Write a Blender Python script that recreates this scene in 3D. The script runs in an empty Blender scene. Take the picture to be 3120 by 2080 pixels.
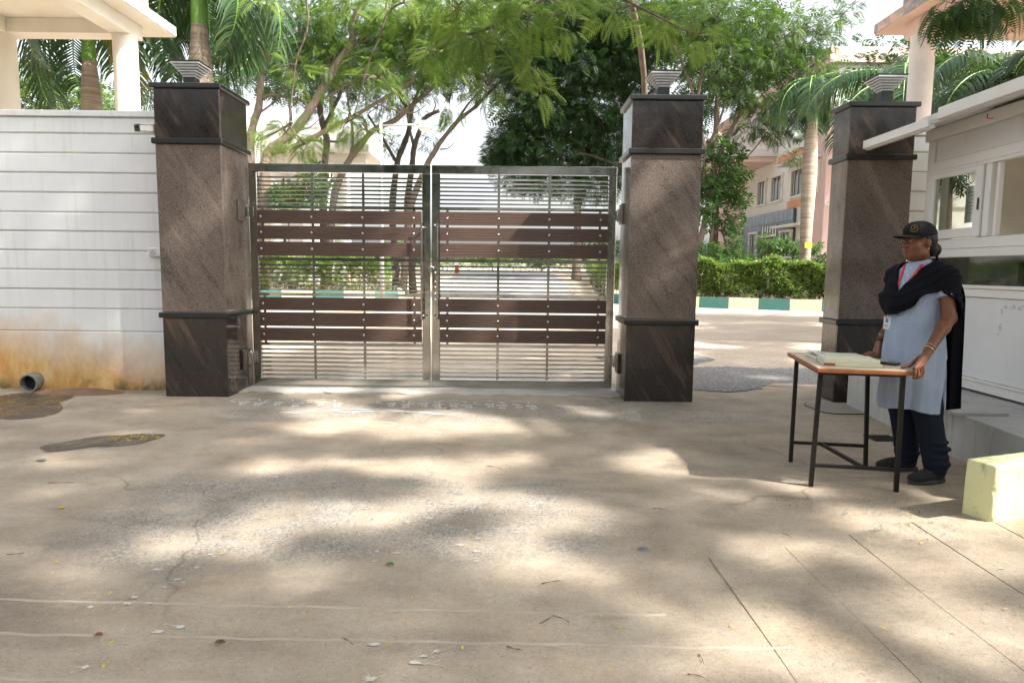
import bpy, math, random
import numpy as np
from mathutils import Vector
from mathutils.bvhtree import BVHTree
random.seed(7); rng = np.random.default_rng(11)
SC = bpy.context.scene
COL = SC.collection
R = math.radians

# ------------------------------------------------------------------ camera
CAM_H, LENS, PITCH, ROLL = 1.35, 24.0, math.atan(220/2080), R(.62)
cd = bpy.data.cameras.new('camera'); cam = bpy.data.objects.new('camera', cd); COL.objects.link(cam)
cd.sensor_width = 36.0; cd.lens = LENS; cd.clip_start = .05; cd.clip_end = 2000
cam.location = (0, 0, CAM_H)
cam.rotation_mode = 'QUATERNION'
_q = Vector((0, math.cos(PITCH), -math.sin(PITCH))).to_track_quat('-Z', 'Y')
from mathutils import Quaternion
cam.rotation_quaternion = _q @ Quaternion((0, 0, 1), ROLL)
SC.camera = cam

# ------------------------------------------------------------------ sky, sun, exposure
SUN = Vector((.88*math.cos(R(46)), -.47*math.cos(R(46)), math.sin(R(46)))).normalized()
W = bpy.data.worlds.new('World'); SC.world = W; W.use_nodes = True
nt = W.node_tree; bg = nt.nodes['Background']
sky = nt.nodes.new('ShaderNodeTexSky'); sky.sky_type = 'NISHITA'; sky.sun_disc = False
sky.sun_elevation = math.asin(SUN.z); sky.sun_rotation = math.atan2(SUN.x, SUN.y)
sky.air_density = 1.0; sky.dust_density = 5.0; sky.ozone_density = 1.0
hs = nt.nodes.new('ShaderNodeHueSaturation'); hs.inputs['Saturation'].default_value = .25; hs.inputs['Value'].default_value = 1.4
nt.links.new(sky.outputs[0], hs.inputs['Color']); nt.links.new(hs.outputs[0], bg.inputs['Color'])
bg.inputs['Strength'].default_value = .15
sd = bpy.data.lights.new('sun', 'SUN'); sd.energy = 5.0; sd.angle = R(.8); sd.color = (1, .955, .88)
so = bpy.data.objects.new('sun', sd); COL.objects.link(so); so.location = SUN*40
so.rotation_mode = 'QUATERNION'; so.rotation_quaternion = SUN.to_track_quat('Z', 'Y')
SC.view_settings.view_transform = 'Standard'; SC.view_settings.look = 'None'
SC.view_settings.exposure = 1.2; SC.view_settings.gamma = 1.0
SC.render.engine = 'CYCLES'
SC.cycles.use_denoising = True; SC.cycles.use_adaptive_sampling = False
SC.cycles.max_bounces = 8; SC.cycles.transparent_max_bounces = 6; SC.cycles.sample_clamp_indirect = 6
SC.cycles.diffuse_bounces = 4; SC.cycles.glossy_bounces = 4; SC.cycles.transmission_bounces = 6

def at(px, py, d):
    """point of the place seen at photo pixel (3120x2080 frame) at depth d metres"""
    u = px-1560; v = py-1040
    a = u*math.cos(ROLL)+v*math.sin(ROLL); b = -u*math.sin(ROLL)+v*math.cos(ROLL)
    y = 2080*math.cos(PITCH)-b*math.sin(PITCH); z = -2080*math.sin(PITCH)-b*math.cos(PITCH)
    t = d/y
    return Vector((a*t, d, CAM_H+z*t))

# ------------------------------------------------------------------ materials
MATS = {}
class N:
    """tiny node-graph writer"""
    def __init__(s, name):
        m = bpy.data.materials.new(name); m.use_nodes = True; s.m = m; s.t = m.node_tree
        s.b = s.t.nodes['Principled BSDF']; s.out = s.t.nodes['Material Output']
        g = s.t.nodes.new('ShaderNodeNewGeometry'); s.pos = g.outputs['Position']; s.geo = g
        MATS[name] = m
    def link(s, a, b): s.t.links.new(a, b)
    def mapped(s, scale=(1, 1, 1), rot=(0, 0, 0), loc=(0, 0, 0), src=None):
        n = s.t.nodes.new('ShaderNodeMapping'); n.inputs['Scale'].default_value = scale
        n.inputs['Rotation'].default_value = rot; n.inputs['Location'].default_value = loc
        s.link(src or s.pos, n.inputs['Vector']); return n.outputs[0]
    def noise(s, scale, detail=4, rough=.55, vec=None, dist=0):
        n = s.t.nodes.new('ShaderNodeTexNoise'); n.inputs['Scale'].default_value = scale
        n.inputs['Detail'].default_value = detail; n.inputs['Roughness'].default_value = rough
        n.inputs['Distortion'].default_value = dist
        s.link(vec or s.pos, n.inputs['Vector']); return n.outputs['Fac']
    def voro(s, scale, feature='F1', vec=None, out='Distance', rnd=1):
        n = s.t.nodes.new('ShaderNodeTexVoronoi'); n.feature = feature; n.inputs['Scale'].default_value = scale
        n.inputs['Randomness'].default_value = rnd
        s.link(vec or s.pos, n.inputs['Vector']); return n.outputs[out]
    def ramp(s, fac, stops, interp='LINEAR'):
        n = s.t.nodes.new('ShaderNodeValToRGB'); cr = n.color_ramp; cr.interpolation = interp
        while len(cr.elements) < len(stops): cr.elements.new(.5)
        for e, (p, c) in zip(cr.elements, stops):
            e.position = p; e.color = (c, c, c, 1) if not hasattr(c, '__len__') else (*c, 1)
        s.link(fac, n.inputs['Fac']); return n.outputs['Color']
    def mix(s, fac, a, b, mode='MIX'):
        n = s.t.nodes.new('ShaderNodeMix'); n.data_type = 'RGBA'; n.blend_type = mode
        for sock, v in ((n.inputs[0], fac), (n.inputs[6], a), (n.inputs[7], b)):
            if hasattr(v, 'is_output'): s.link(v, sock)
            elif hasattr(v, '__len__'): sock.default_value = (*v, 1)
            else: sock.default_value = v
        return n.outputs[2]
    def math(s, op, a, b=0., clamp=False):
        n = s.t.nodes.new('ShaderNodeMath'); n.operation = op; n.use_clamp = clamp
        for sock, v in ((n.inputs[0], a), (n.inputs[1], b)):
            if hasattr(v, 'is_output'): s.link(v, sock)
            else: sock.default_value = v
        return n.outputs[0]
    def xyz(s, src=None):
        n = s.t.nodes.new('ShaderNodeSeparateXYZ'); s.link(src or s.pos, n.inputs[0]); return n.outputs
    def attr(s, name):
        n = s.t.nodes.new('ShaderNodeAttribute'); n.attribute_name = name; return n.outputs['Fac']
    def color(s, v):
        if hasattr(v, 'is_output'): s.link(v, s.b.inputs['Base Color'])
        else: s.b.inputs['Base Color'].default_value = (*v, 1)
    def rough(s, v):
        if hasattr(v, 'is_output'): s.link(v, s.b.inputs['Roughness'])
        else: s.b.inputs['Roughness'].default_value = v
    def set(s, **k):
        for a, v in k.items(): s.b.inputs[a.replace('_', ' ')].default_value = v
    def bump(s, h, strength=.3, dist=.01):
        n = s.t.nodes.new('ShaderNodeBump'); n.inputs['Strength'].default_value = strength
        n.inputs['Distance'].default_value = dist; s.link(h, n.inputs['Height'])
        if s.b.inputs['Normal'].is_linked:
            s.link(s.b.inputs['Normal'].links[0].from_socket, n.inputs['Normal'])
        s.link(n.outputs[0], s.b.inputs['Normal'])

def simple(name, c1, c2=None, scale=6, rough=.7, bump=.0, bscale=60, bdist=.004, metal=0, spec=.5):
    n = N(name)
    c2 = c2 or tuple(x*.82 for x in c1)
    n.color(n.ramp(n.noise(scale, 6, .6), [(.3, c2), (.7, c1)]))
    n.rough(rough); n.set(Metallic=metal)
    n.b.inputs['Specular IOR Level'].default_value = spec
    if bump: n.bump(n.noise(bscale, 5, .65), bump, bdist)
    return n.m

# ground concrete: tan cement skin worn through to grey aggregate in places
n = N('concrete_ground')
big = n.noise(.55, 5, .6, dist=.4); mid = n.noise(2.3, 6, .62); fine = n.noise(130, 3, .7)
tan = n.ramp(mid, [(.25, (.295, .236, .175)), (.5, (.378, .312, .238)), (.75, (.445, .378, .298))])
grit = n.voro(95, 'F1', out='Color'); gg = n.xyz(grit)[0]
agg = n.ramp(gg, [(.05, (.14, .133, .125)), (.3, (.235, .222, .20)), (.7, (.315, .292, .258)), (.97, (.43, .40, .355))])
x, y, z = n.xyz()
# grey worn aprons: a strip before the gate, a broad patch in the middle of the drive
def band(v, a, b, c, d):
    m1 = n.t.nodes.new('ShaderNodeMapRange'); m1.interpolation_type = 'SMOOTHSTEP'
    n.link(v, m1.inputs[0]); m1.inputs[1].default_value = a; m1.inputs[2].default_value = b
    m2 = n.t.nodes.new('ShaderNodeMapRange'); m2.interpolation_type = 'SMOOTHSTEP'
    n.link(v, m2.inputs[0]); m2.inputs[1].default_value = c; m2.inputs[2].default_value = d
    m2.inputs[3].default_value = 1; m2.inputs[4].default_value = 0
    return n.math('MULTIPLY', m1.outputs[0], m2.outputs[0])
wob = n.math('MULTIPLY', n.math('SUBTRACT', n.noise(1.1, 5, .6), .5), 1.5)
yw = n.math('ADD', y, wob); xw = n.math('ADD', x, wob)
strip = n.math('MULTIPLY', band(yw, 5.9, 6.1, 6.95, 7.1), band(xw, -3.1, -2.6, 1.9, 2.8))
patch = n.math('MULTIPLY', band(yw, 2.85, 3.2, 4.2, 4.5), band(xw, -2.6, -2.0, .1, .8))
worn = n.math('MAXIMUM', strip, patch)
spots = n.ramp(n.noise(2.9, 7, .68), [(.60, 0), (.66, 1)])
worn = n.math('MAXIMUM', n.math('MULTIPLY', n.math('MULTIPLY', worn, .75), n.ramp(n.noise(3.6, 7, .72), [(.36, .15), (.58, 1)])), n.math('MULTIPLY', spots, .35))
col = n.mix(worn, tan, agg)
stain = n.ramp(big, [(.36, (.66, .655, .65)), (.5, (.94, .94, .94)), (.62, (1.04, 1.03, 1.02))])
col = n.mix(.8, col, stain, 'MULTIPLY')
och = n.math('MULTIPLY', n.ramp(n.noise(1.3, 6, .7), [(.55, 0), (.75, 1)]), .35)
col = n.mix(och, col, (.47, .33, .16))
wv = n.t.nodes.new('ShaderNodeVectorMath'); wv.operation = 'MULTIPLY_ADD'
nn_ = n.t.nodes.new('ShaderNodeTexNoise'); nn_.inputs['Scale'].default_value = 1.8; n.link(n.pos, nn_.inputs['Vector'])
n.link(nn_.outputs['Color'], wv.inputs[0]); wv.inputs[1].default_value = (.9, .9, 0); n.link(n.pos, wv.inputs[2])
crack = n.ramp(n.voro(.55, 'DISTANCE_TO_EDGE', vec=wv.outputs[0]), [(.0, .62), (.006, 1)])
ckm = n.ramp(n.noise(.8, 3), [(.5, 0), (.6, 1)])
col = n.mix(ckm, col, n.mix(1, col, crack, 'MULTIPLY'))

spk = n.ramp(n.mix(.5, fine, n.noise(42, 8, .78)), [(.36, .58), (.47, .95), (.55, 1.02), (.66, 1.28)])
pit = n.ramp(n.voro(17, 'F1'), [(.035, .45), (.075, 1)]); pim = n.ramp(n.noise(2.1, 5, .7), [(.47, 0), (.55, 1)])
col = n.mix(pim, col, n.mix(1, col, pit, 'MULTIPLY'))
scr = n.ramp(n.noise(1.9, 8, .74, n.mapped((.9, 1.9, 1), (0, 0, .25))), [(.40, .80), (.5, 1), (.64, 1.07)])
col = n.mix(.7, col, scr, 'MULTIPLY')
col = n.mix(1, col, spk, 'MULTIPLY')
fl = n.ramp(n.voro(26, 'F1'), [(.03, .35), (.10, 1)]); flm = n.ramp(n.noise(1.7, 3), [(.56, 0), (.70, .45)])
col = n.mix(flm, col, n.mix(1, col, fl, 'MULTIPLY'))
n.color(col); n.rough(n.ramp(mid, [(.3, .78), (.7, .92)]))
n.b.inputs['Specular IOR Level'].default_value = .3
n.bump(n.noise(9, 9, .75), .6, .02); n.bump(n.mix(worn, fine, gg), .45, .006)

n = N('paving_tan')
tan = n.ramp(n.noise(1.2, 6, .6), [(.25, (.38, .30, .225)), (.55, (.47, .385, .30)), (.8, (.54, .455, .37))])
br = n.t.nodes.new('ShaderNodeTexBrick'); br.inputs['Scale'].default_value = 1.6; br.inputs['Mortar Size'].default_value = .012
br.inputs['Color1'].default_value = (1, 1, 1, 1); br.inputs['Color2'].default_value = (.93, .93, .93, 1); br.inputs['Mortar'].default_value = (.72, .7, .68, 1)
n.link(n.mapped(rot=(0, 0, .6)), br.inputs['Vector'])
n.color(n.mix(1, tan, br.outputs[0], 'MULTIPLY')); n.rough(.85); n.bump(n.noise(40, 4), .3, .006)

n = N('asphalt')
g = n.xyz(n.voro(70, out='Color'))[0]
n.color(n.ramp(g, [(0, (.09, .088, .085)), (.6, (.17, .165, .16)), (1, (.30, .29, .28))])); n.rough(.85)
n.bump(g, .6, .006)
n = N('road_grey')
n.color(n.ramp(n.noise(.7, 6, .6), [(.3, (.22, .22, .225)), (.7, (.31, .31, .31))])); n.rough(.75); n.bump(n.noise(50), .3, .005)

# polished granites
def granite(name, base, hi, dark, vein, speck=95):
    n = N(name)
    v1 = n.mapped((1, 1, 1.0), (.0, .55, .0)); v1 = n.mapped((4.6, 4.6, .7), src=v1)
    veins = n.noise(1.3, 8, .66, v1, .5)
    c = n.ramp(veins, [(.36, dark), (.45, base), (.53, base), (.67, vein)])
    gr = n.xyz(n.voro(speck*1.5, out='Color'))
    c = n.mix(n.ramp(gr[0], [(.55, 0), (.85, .65)]), c, hi)
    vs = n.mapped((1, 1, .55), (0, .6, 0))
    spot = n.ramp(n.noise(75, 3, .55, vs), [(.34, .9), (.40, 0)])
    spotm = n.math('MULTIPLY', spot, n.ramp(n.noise(5, 4), [(.35, .25), (.6, 1)]))
    c = n.mix(spotm, c, (.018, .018, .022))
    n.color(c); n.rough(n.ramp(n.noise(7, 5), [(.3, .10), (.7, .2)]))
    n.b.inputs['Specular IOR Level'].default_value = .55
    n.bump(n.noise(180, 2), .02, .001)
    return n.m
granite('granite_brown', (.134, .106, .090), (.225, .182, .156), (.080, .063, .055), (.225, .168, .138))
granite('granite_dark', (.024, .020, .019), (.062, .047, .041), (.010, .0095, .010), (.13, .085, .066), 120)
simple('granite_black', (.026, .027, .029), (.014, .015, .016), 40, .28)
simple('joint_brown', (.16, .075, .04), None, 30, .7)

n = N('white_wall')
b = n.ramp(n.noise(1.1, 6, .6), [(.3, (.66, .675, .68)), (.7, (.74, .755, .76))])
x, y, z = n.xyz()
drip = n.noise(3, 6, .65, n.mapped((5, 5, .35)))
b = n.mix(n.ramp(drip, [(.52, 0), (.72, .28)]), b, (.42, .39, .31))
# rust-coloured damp rising from the ground, strongest around the drain pipe
dx = n.math('ADD', x, 6.1); dd = n.math('MULTIPLY', dx, .36)
hgt = n.math('SUBTRACT', 1.05, n.math('MULTIPLY', n.math('ABSOLUTE', dd), .55))
hgt = n.math('MAXIMUM', hgt, .26)
damp = n.math('ADD', n.math('SUBTRACT', hgt, z), n.math('MULTIPLY', n.math('SUBTRACT', n.noise(3.0, 7, .7, n.mapped((1, 1, .5))), .5), .75))
side = n.math('LESS_THAN', x, 0.)
dm = n.math('MULTIPLY', n.ramp(damp, [(-.0, 0), (.2, .35), (.62, 1)]), side)
rust = n.ramp(n.noise(4, 6, .7, n.mapped((1.5, 1.5, .6))), [(.28, (.40, .165, .022)), (.5, (.56, .29, .05)), (.72, (.66, .48, .21))])
b = n.mix(n.math('MULTIPLY', dm, .92), b, rust)
moss = n.math('MULTIPLY', n.math('MULTIPLY', n.ramp(z, [(.02, 1), (.16, 0)]), n.ramp(n.noise(2.4, 5, .7), [(.46, 0), (.58, 1)])), side)
b = n.mix(n.math('MULTIPLY', moss, .85), b, (.05, .06, .025))
n.color(b); n.rough(.72); n.bump(n.noise(45, 5, .6), .18, .004)

simple('groove_grey', (.52, .51, .47), (.38, .365, .32), 9, .9)
simple('cream_plaster', (.74, .71, .63), (.64, .61, .53), 1.4, .85, .15, 30)
n = N('weathered_fascia')
n.color(n.mix(n.ramp(n.noise(2.2, 8, .72, n.mapped((1, 1, .6))), [(.45, 0), (.62, .75)]), (.72, .71, .67), (.20, .21, .20)))
n.rough(.9); n.bump(n.noise(40), .2, .005)
n = N('weathered_peach')
n.color(n.mix(n.ramp(n.noise(2.6, 8, .72), [(.42, 0), (.55, .8)]), (.62, .42, .34), (.22, .25, .26)))
n.rough(.9)
simple('peach_plaster', (.66, .49, .41), (.58, .42, .35), 1.2, .85)
simple('pale_column', (.72, .65, .61), (.55, .53, .50), 2.4, .8)
simple('pink_wall', (.66, .46, .43), (.58, .40, .37), .8, .85)
simple('orange_band', (.66, .33, .20), None, 1, .85)
simple('offwhite_wall', (.68, .64, .60), (.60, .57, .53), .6, .85)
simple('white_wall_far', (.74, .74, .72), None, .6, .85)
n = N('dark_stone_cladding')
n.color(n.ramp(n.noise(1.3, 7, .7, n.mapped((2.5, 2.5, .7))), [(.3, (.035, .045, .055)), (.55, (.10, .125, .145)), (.75, (.26, .30, .33))])); n.rough(.12)
n = N('window_dark'); n.color((.012, .014, .016)); n.rough(.08)
n = N('window_far'); n.color((.03, .035, .035)); n.rough(.1)

# stainless steel, wood-plastic boards
n = N('stainless'); n.set(Metallic=1)
n.color(n.ramp(n.noise(3, 5, .6), [(.3, (.42, .41, .375)), (.7, (.53, .52, .48))]))
n.rough(n.ramp(n.noise(12, 5), [(.3, .09), (.75, .22)]))
n.bump(n.noise(7, 3, .5), .12, .012); n.bump(n.noise(300, 2, vec=n.mapped((.05, 1, 1))), .02, .001)
n = N('stainless_bar'); n.set(Metallic=1); n.color((.54, .53, .49)); n.rough(.10); n.bump(n.noise(6, 3), .08, .01)
n = N('wood_plastic')
g = n.noise(14, 5, .6, n.mapped((.4, 1, 8)))
n.color(n.ramp(g, [(.3, (.070, .042, .031)), (.7, (.108, .066, .049))])); n.rough(.55); n.bump(n.noise(120, 3, vec=n.mapped((.1, 1, 1))), .15, .002)
simple('bolt_steel', (.6, .6, .58), None, 20, .3, metal=1)
simple('black_iron', (.008, .008, .008), (.016, .012, .010), 25, .42, .15, 80, spec=.3)
simple('black_plastic', (.02, .02, .022), None, 20, .45)
simple('lamp_grey', (.55, .56, .56), (.48, .49, .49), 8, .5)
simple('upvc_white', (.74, .73, .70), (.68, .665, .63), 2.2, .35)
n = N('booth_panel')
b = n.ramp(n.noise(1.3, 5), [(.3, (.60, .61, .62)), (.7, (.68, .69, .70))])
n.color(n.mix(n.ramp(n.noise(5, 6, .7, n.mapped((1, 2, .5))), [(.58, 0), (.75, .3)]), b, (.42, .37, .30))); n.rough(.38)
n = N('glue_mark')
n.color(n.ramp(n.noise(20, 6, .7), [(.35, (.44, .42, .385)), (.65, (.56, .545, .52))])); n.rough(.8)
n = N('booth_glass'); n.color((.02, .024, .022)); n.rough(.03); n.set(Alpha=1.0)
n.b.inputs['Transmission Weight'].default_value = .0; n.b.inputs['IOR'].default_value = 1.5
n.b.inputs['Specular IOR Level'].default_value = .9
# clear pane: mixes a mirror-like coat with see-through glass
tr = n.t.nodes.new('ShaderNodeBsdfTransparent'); tr.inputs[0].default_value = (.72, .76, .73, 1)
gl = n.t.nodes.new('ShaderNodeBsdfGlossy'); gl.inputs['Roughness'].default_value = .02; gl.inputs[0].default_value = (.9, .93, .9, 1)
fr = n.t.nodes.new('ShaderNodeLayerWeight'); fr.inputs[0].default_value = .5
mx = n.t.nodes.new('ShaderNodeMixShader'); n.link(n.math('ADD', n.math('MULTIPLY', n.math('POWER', fr.outputs['Facing'], 3.5), .8), .08, True), mx.inputs[0])
n.link(tr.outputs[0], mx.inputs[1]); n.link(gl.outputs[0], mx.inputs[2]); n.link(mx.outputs[0], n.out.inputs[0])
n = N('booth_glass_dark'); tr = n.t.nodes.new('ShaderNodeBsdfTransparent'); tr.inputs[0].default_value = (.35, .38, .37, 1)
gl = n.t.nodes.new('ShaderNodeBsdfGlossy'); gl.inputs['Roughness'].default_value = .03
fr = n.t.nodes.new('ShaderNodeLayerWeight'); fr.inputs[0].default_value = .5
mx = n.t.nodes.new('ShaderNodeMixShader'); n.link(n.math('ADD', n.math('MULTIPLY', n.math('POWER', fr.outputs['Facing'], 4.0), .7), .05, True), mx.inputs[0])
n.link(tr.outputs[0], mx.inputs[1]); n.link(gl.outputs[0], mx.inputs[2]); n.link(mx.outputs[0], n.out.inputs[0])
n = N('plinth_concrete')
b = n.ramp(n.noise(2.5, 7, .65), [(.3, (.36, .355, .34)), (.7, (.50, .495, .47))])
st = n.noise(5, 6, .7, n.mapped((1, 4, .25)))
n.color(n.mix(n.ramp(st, [(.55, 0), (.72, .6)]), b, (.15, .12, .085))); n.rough(.85); n.bump(n.noise(35, 6, .65), .35, .006)
n = N('yellow_block')
b = n.ramp(n.noise(2.5, 5), [(.3, (.57, .57, .31)), (.7, (.65, .65, .38))])
b = n.mix(n.ramp(n.noise(7, 7, .75, n.mapped((1, 1, .35))), [(.53, 0), (.66, .75)]), b, (.20, .19, .105))
b = n.mix(n.ramp(n.noise(23, 6, .7), [(.60, 0), (.66, .8)]), b, (.30, .28, .22))
n.color(b); n.rough(.8); n.bump(n.noise(60, 5), .4, .004)
simple('kerb_green', (.035, .135, .115), (.05, .16, .135), 4, .7, .2, 50)
simple('kerb_cream', (.66, .65, .44), (.58, .56, .38), 3, .8, .2, 50)
simple('red_paint', (.62, .02, .02), None, 5, .4)
simple('white_paint', (.78, .78, .76), None, 5, .5)
simple('yellow_paint', (.70, .45, .03), None, 5, .5)
simple('galvanised', (.42, .42, .41), (.33, .33, .32), 8, .5)
simple('pipe_grey', (.24, .24, .23), (.15, .145, .13), 14, .7)
simple('chalk', (.76, .76, .75), (.62, .61, .59), 90, .95)
simple('lime_stain', (.56, .545, .51), (.40, .375, .335), 70, .95)
n = N('mud_wet'); n.color(n.ramp(n.noise(9, 6, .7), [(.3, (.055, .04, .028)), (.7, (.12, .09, .06))])); n.rough(n.ramp(n.noise(4, 4), [(.35, .15), (.65, .7)])); n.bump(n.noise(30, 5), .4, .01)
simple('mud_dry', (.20, .125, .075), (.14, .085, .05), 8, .95, .5, 30, .015)
simple('petal_yellow', (.62, .42, .03), (.45, .33, .05), 30, .7)
simple('dry_leaf', (.16, .085, .035), (.09, .05, .022), 40, .8)
simple('green_leaf_flat', (.07, .17, .04), None, 30, .6)
simple('red_bit', (.26, .06, .04), None, 30, .6)
simple('pebble', (.16, .17, .18), (.10, .105, .11), 40, .8)

# bark and leaves
n = N('bark')
b = n.ramp(n.noise(10, 7, .7, n.mapped((1, 1, .35))), [(.3, (.085, .062, .046)), (.55, (.165, .125, .095)), (.8, (.235, .19, .15))])
n.color(b); n.rough(.9); n.bump(n.noise(28, 6, .7, n.mapped((1, 1, .3))), .5, .02)
n = N('bark_dark')
n.color(n.ramp(n.noise(9, 7, .7, n.mapped((1, 1, .3))), [(.3, (.045, .033, .026)), (.7, (.115, .088, .068))])); n.rough(.95); n.bump(n.noise(26, 6, .7), .6, .02)
n = N('palm_bark')
ring = n.noise(5, 3, .5, n.mapped((.15, .15, 3.2)))
n.color(n.ramp(ring, [(.3, (.20, .155, .115)), (.55, (.33, .265, .205)), (.75, (.40, .33, .26))])); n.rough(.85); n.bump(ring, .5, .03)
n = N('crownshaft')
n.color(n.ramp(n.noise(3, 4, .5, n.mapped((1, 1, .3))), [(.3, (.10, .22, .03)), (.7, (.20, .36, .06))])); n.rough(.35)

def leafmat(name, c0, c1, c2, trans=.42, tcol=(.30, .46, .05), rough=.5):
    n = N(name)
    a = n.attr('tint')
    c = n.ramp(a, [(0, c0), (.55, c1), (1, c2)])
    n.color(c); n.rough(rough); n.b.inputs['Specular IOR Level'].default_value = .35
    t = n.t.nodes.new('ShaderNodeBsdfTranslucent'); n.link(n.mix(1, n.mix(.5, c, tcol), (1.1, 1.1, 1.1), 'MULTIPLY'), t.inputs[0])
    m = n.t.nodes.new('ShaderNodeMixShader'); m.inputs[0].default_value = trans
    n.link(n.b.outputs[0], m.inputs[1]); n.link(t.outputs[0], m.inputs[2]); n.link(m.outputs[0], n.out.inputs[0])
    return n.m
leafmat('leaf_fresh', (.014, .040, .011), (.034, .078, .020), (.135, .215, .042), .34, (.16, .28, .035))  # wide tint range puts lit and shaded leaf tones into the colour
leafmat('leaf_deep', (.009, .028, .010), (.019, .050, .015), (.055, .105, .024), .26, (.09, .19, .022))
leafmat('leaf_sun_tint', (.040, .090, .018), (.095, .17, .032), (.22, .30, .06), .42, (.26, .40, .05))  # lighter leaf colour, sunlit highlights painted in for sprays above the gate
leafmat('leaf_shade', (.03, .075, .022), (.05, .11, .03), (.09, .16, .035), .35)
leafmat('leaf_hedge', (.06, .13, .025), (.14, .22, .05), (.26, .34, .10), .3, (.3, .42, .06))
leafmat('leaf_palm', (.016, .045, .020), (.032, .072, .029), (.085, .125, .045), .20, (.13, .22, .04), .36)
leafmat('leaf_palm_dry', (.13, .10, .03), (.2, .17, .05), (.12, .14, .05), .25)
leafmat('leaf_shrub', (.025, .07, .02), (.05, .12, .03), (.10, .18, .05), .3, (.2, .35, .05))

# ------------------------------------------------------------------ mesh helpers
def woff(o):
    v = Vector((0, 0, 0))
    while o is not None: v += o.location; o = o.parent
    return v
def tag(o, label=None, cat=None, group=None, kind=None):
    for k, v in (('label', label), ('category', cat), ('group', group), ('kind', kind)):
        if v: o[k] = v
    return o
def empty(name, loc, label, cat, group=None):
    o = bpy.data.objects.new(name, None); COL.objects.link(o); o.location = loc; o.empty_display_size = .1
    return tag(o, label, cat, group)
def link(name, me, parent=None, loc=(0, 0, 0), rotz=0):
    o = bpy.data.objects.new(name, me); COL.objects.link(o); o.parent = parent
    o.location = loc; o.rotation_euler = (0, 0, rotz); return o

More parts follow.
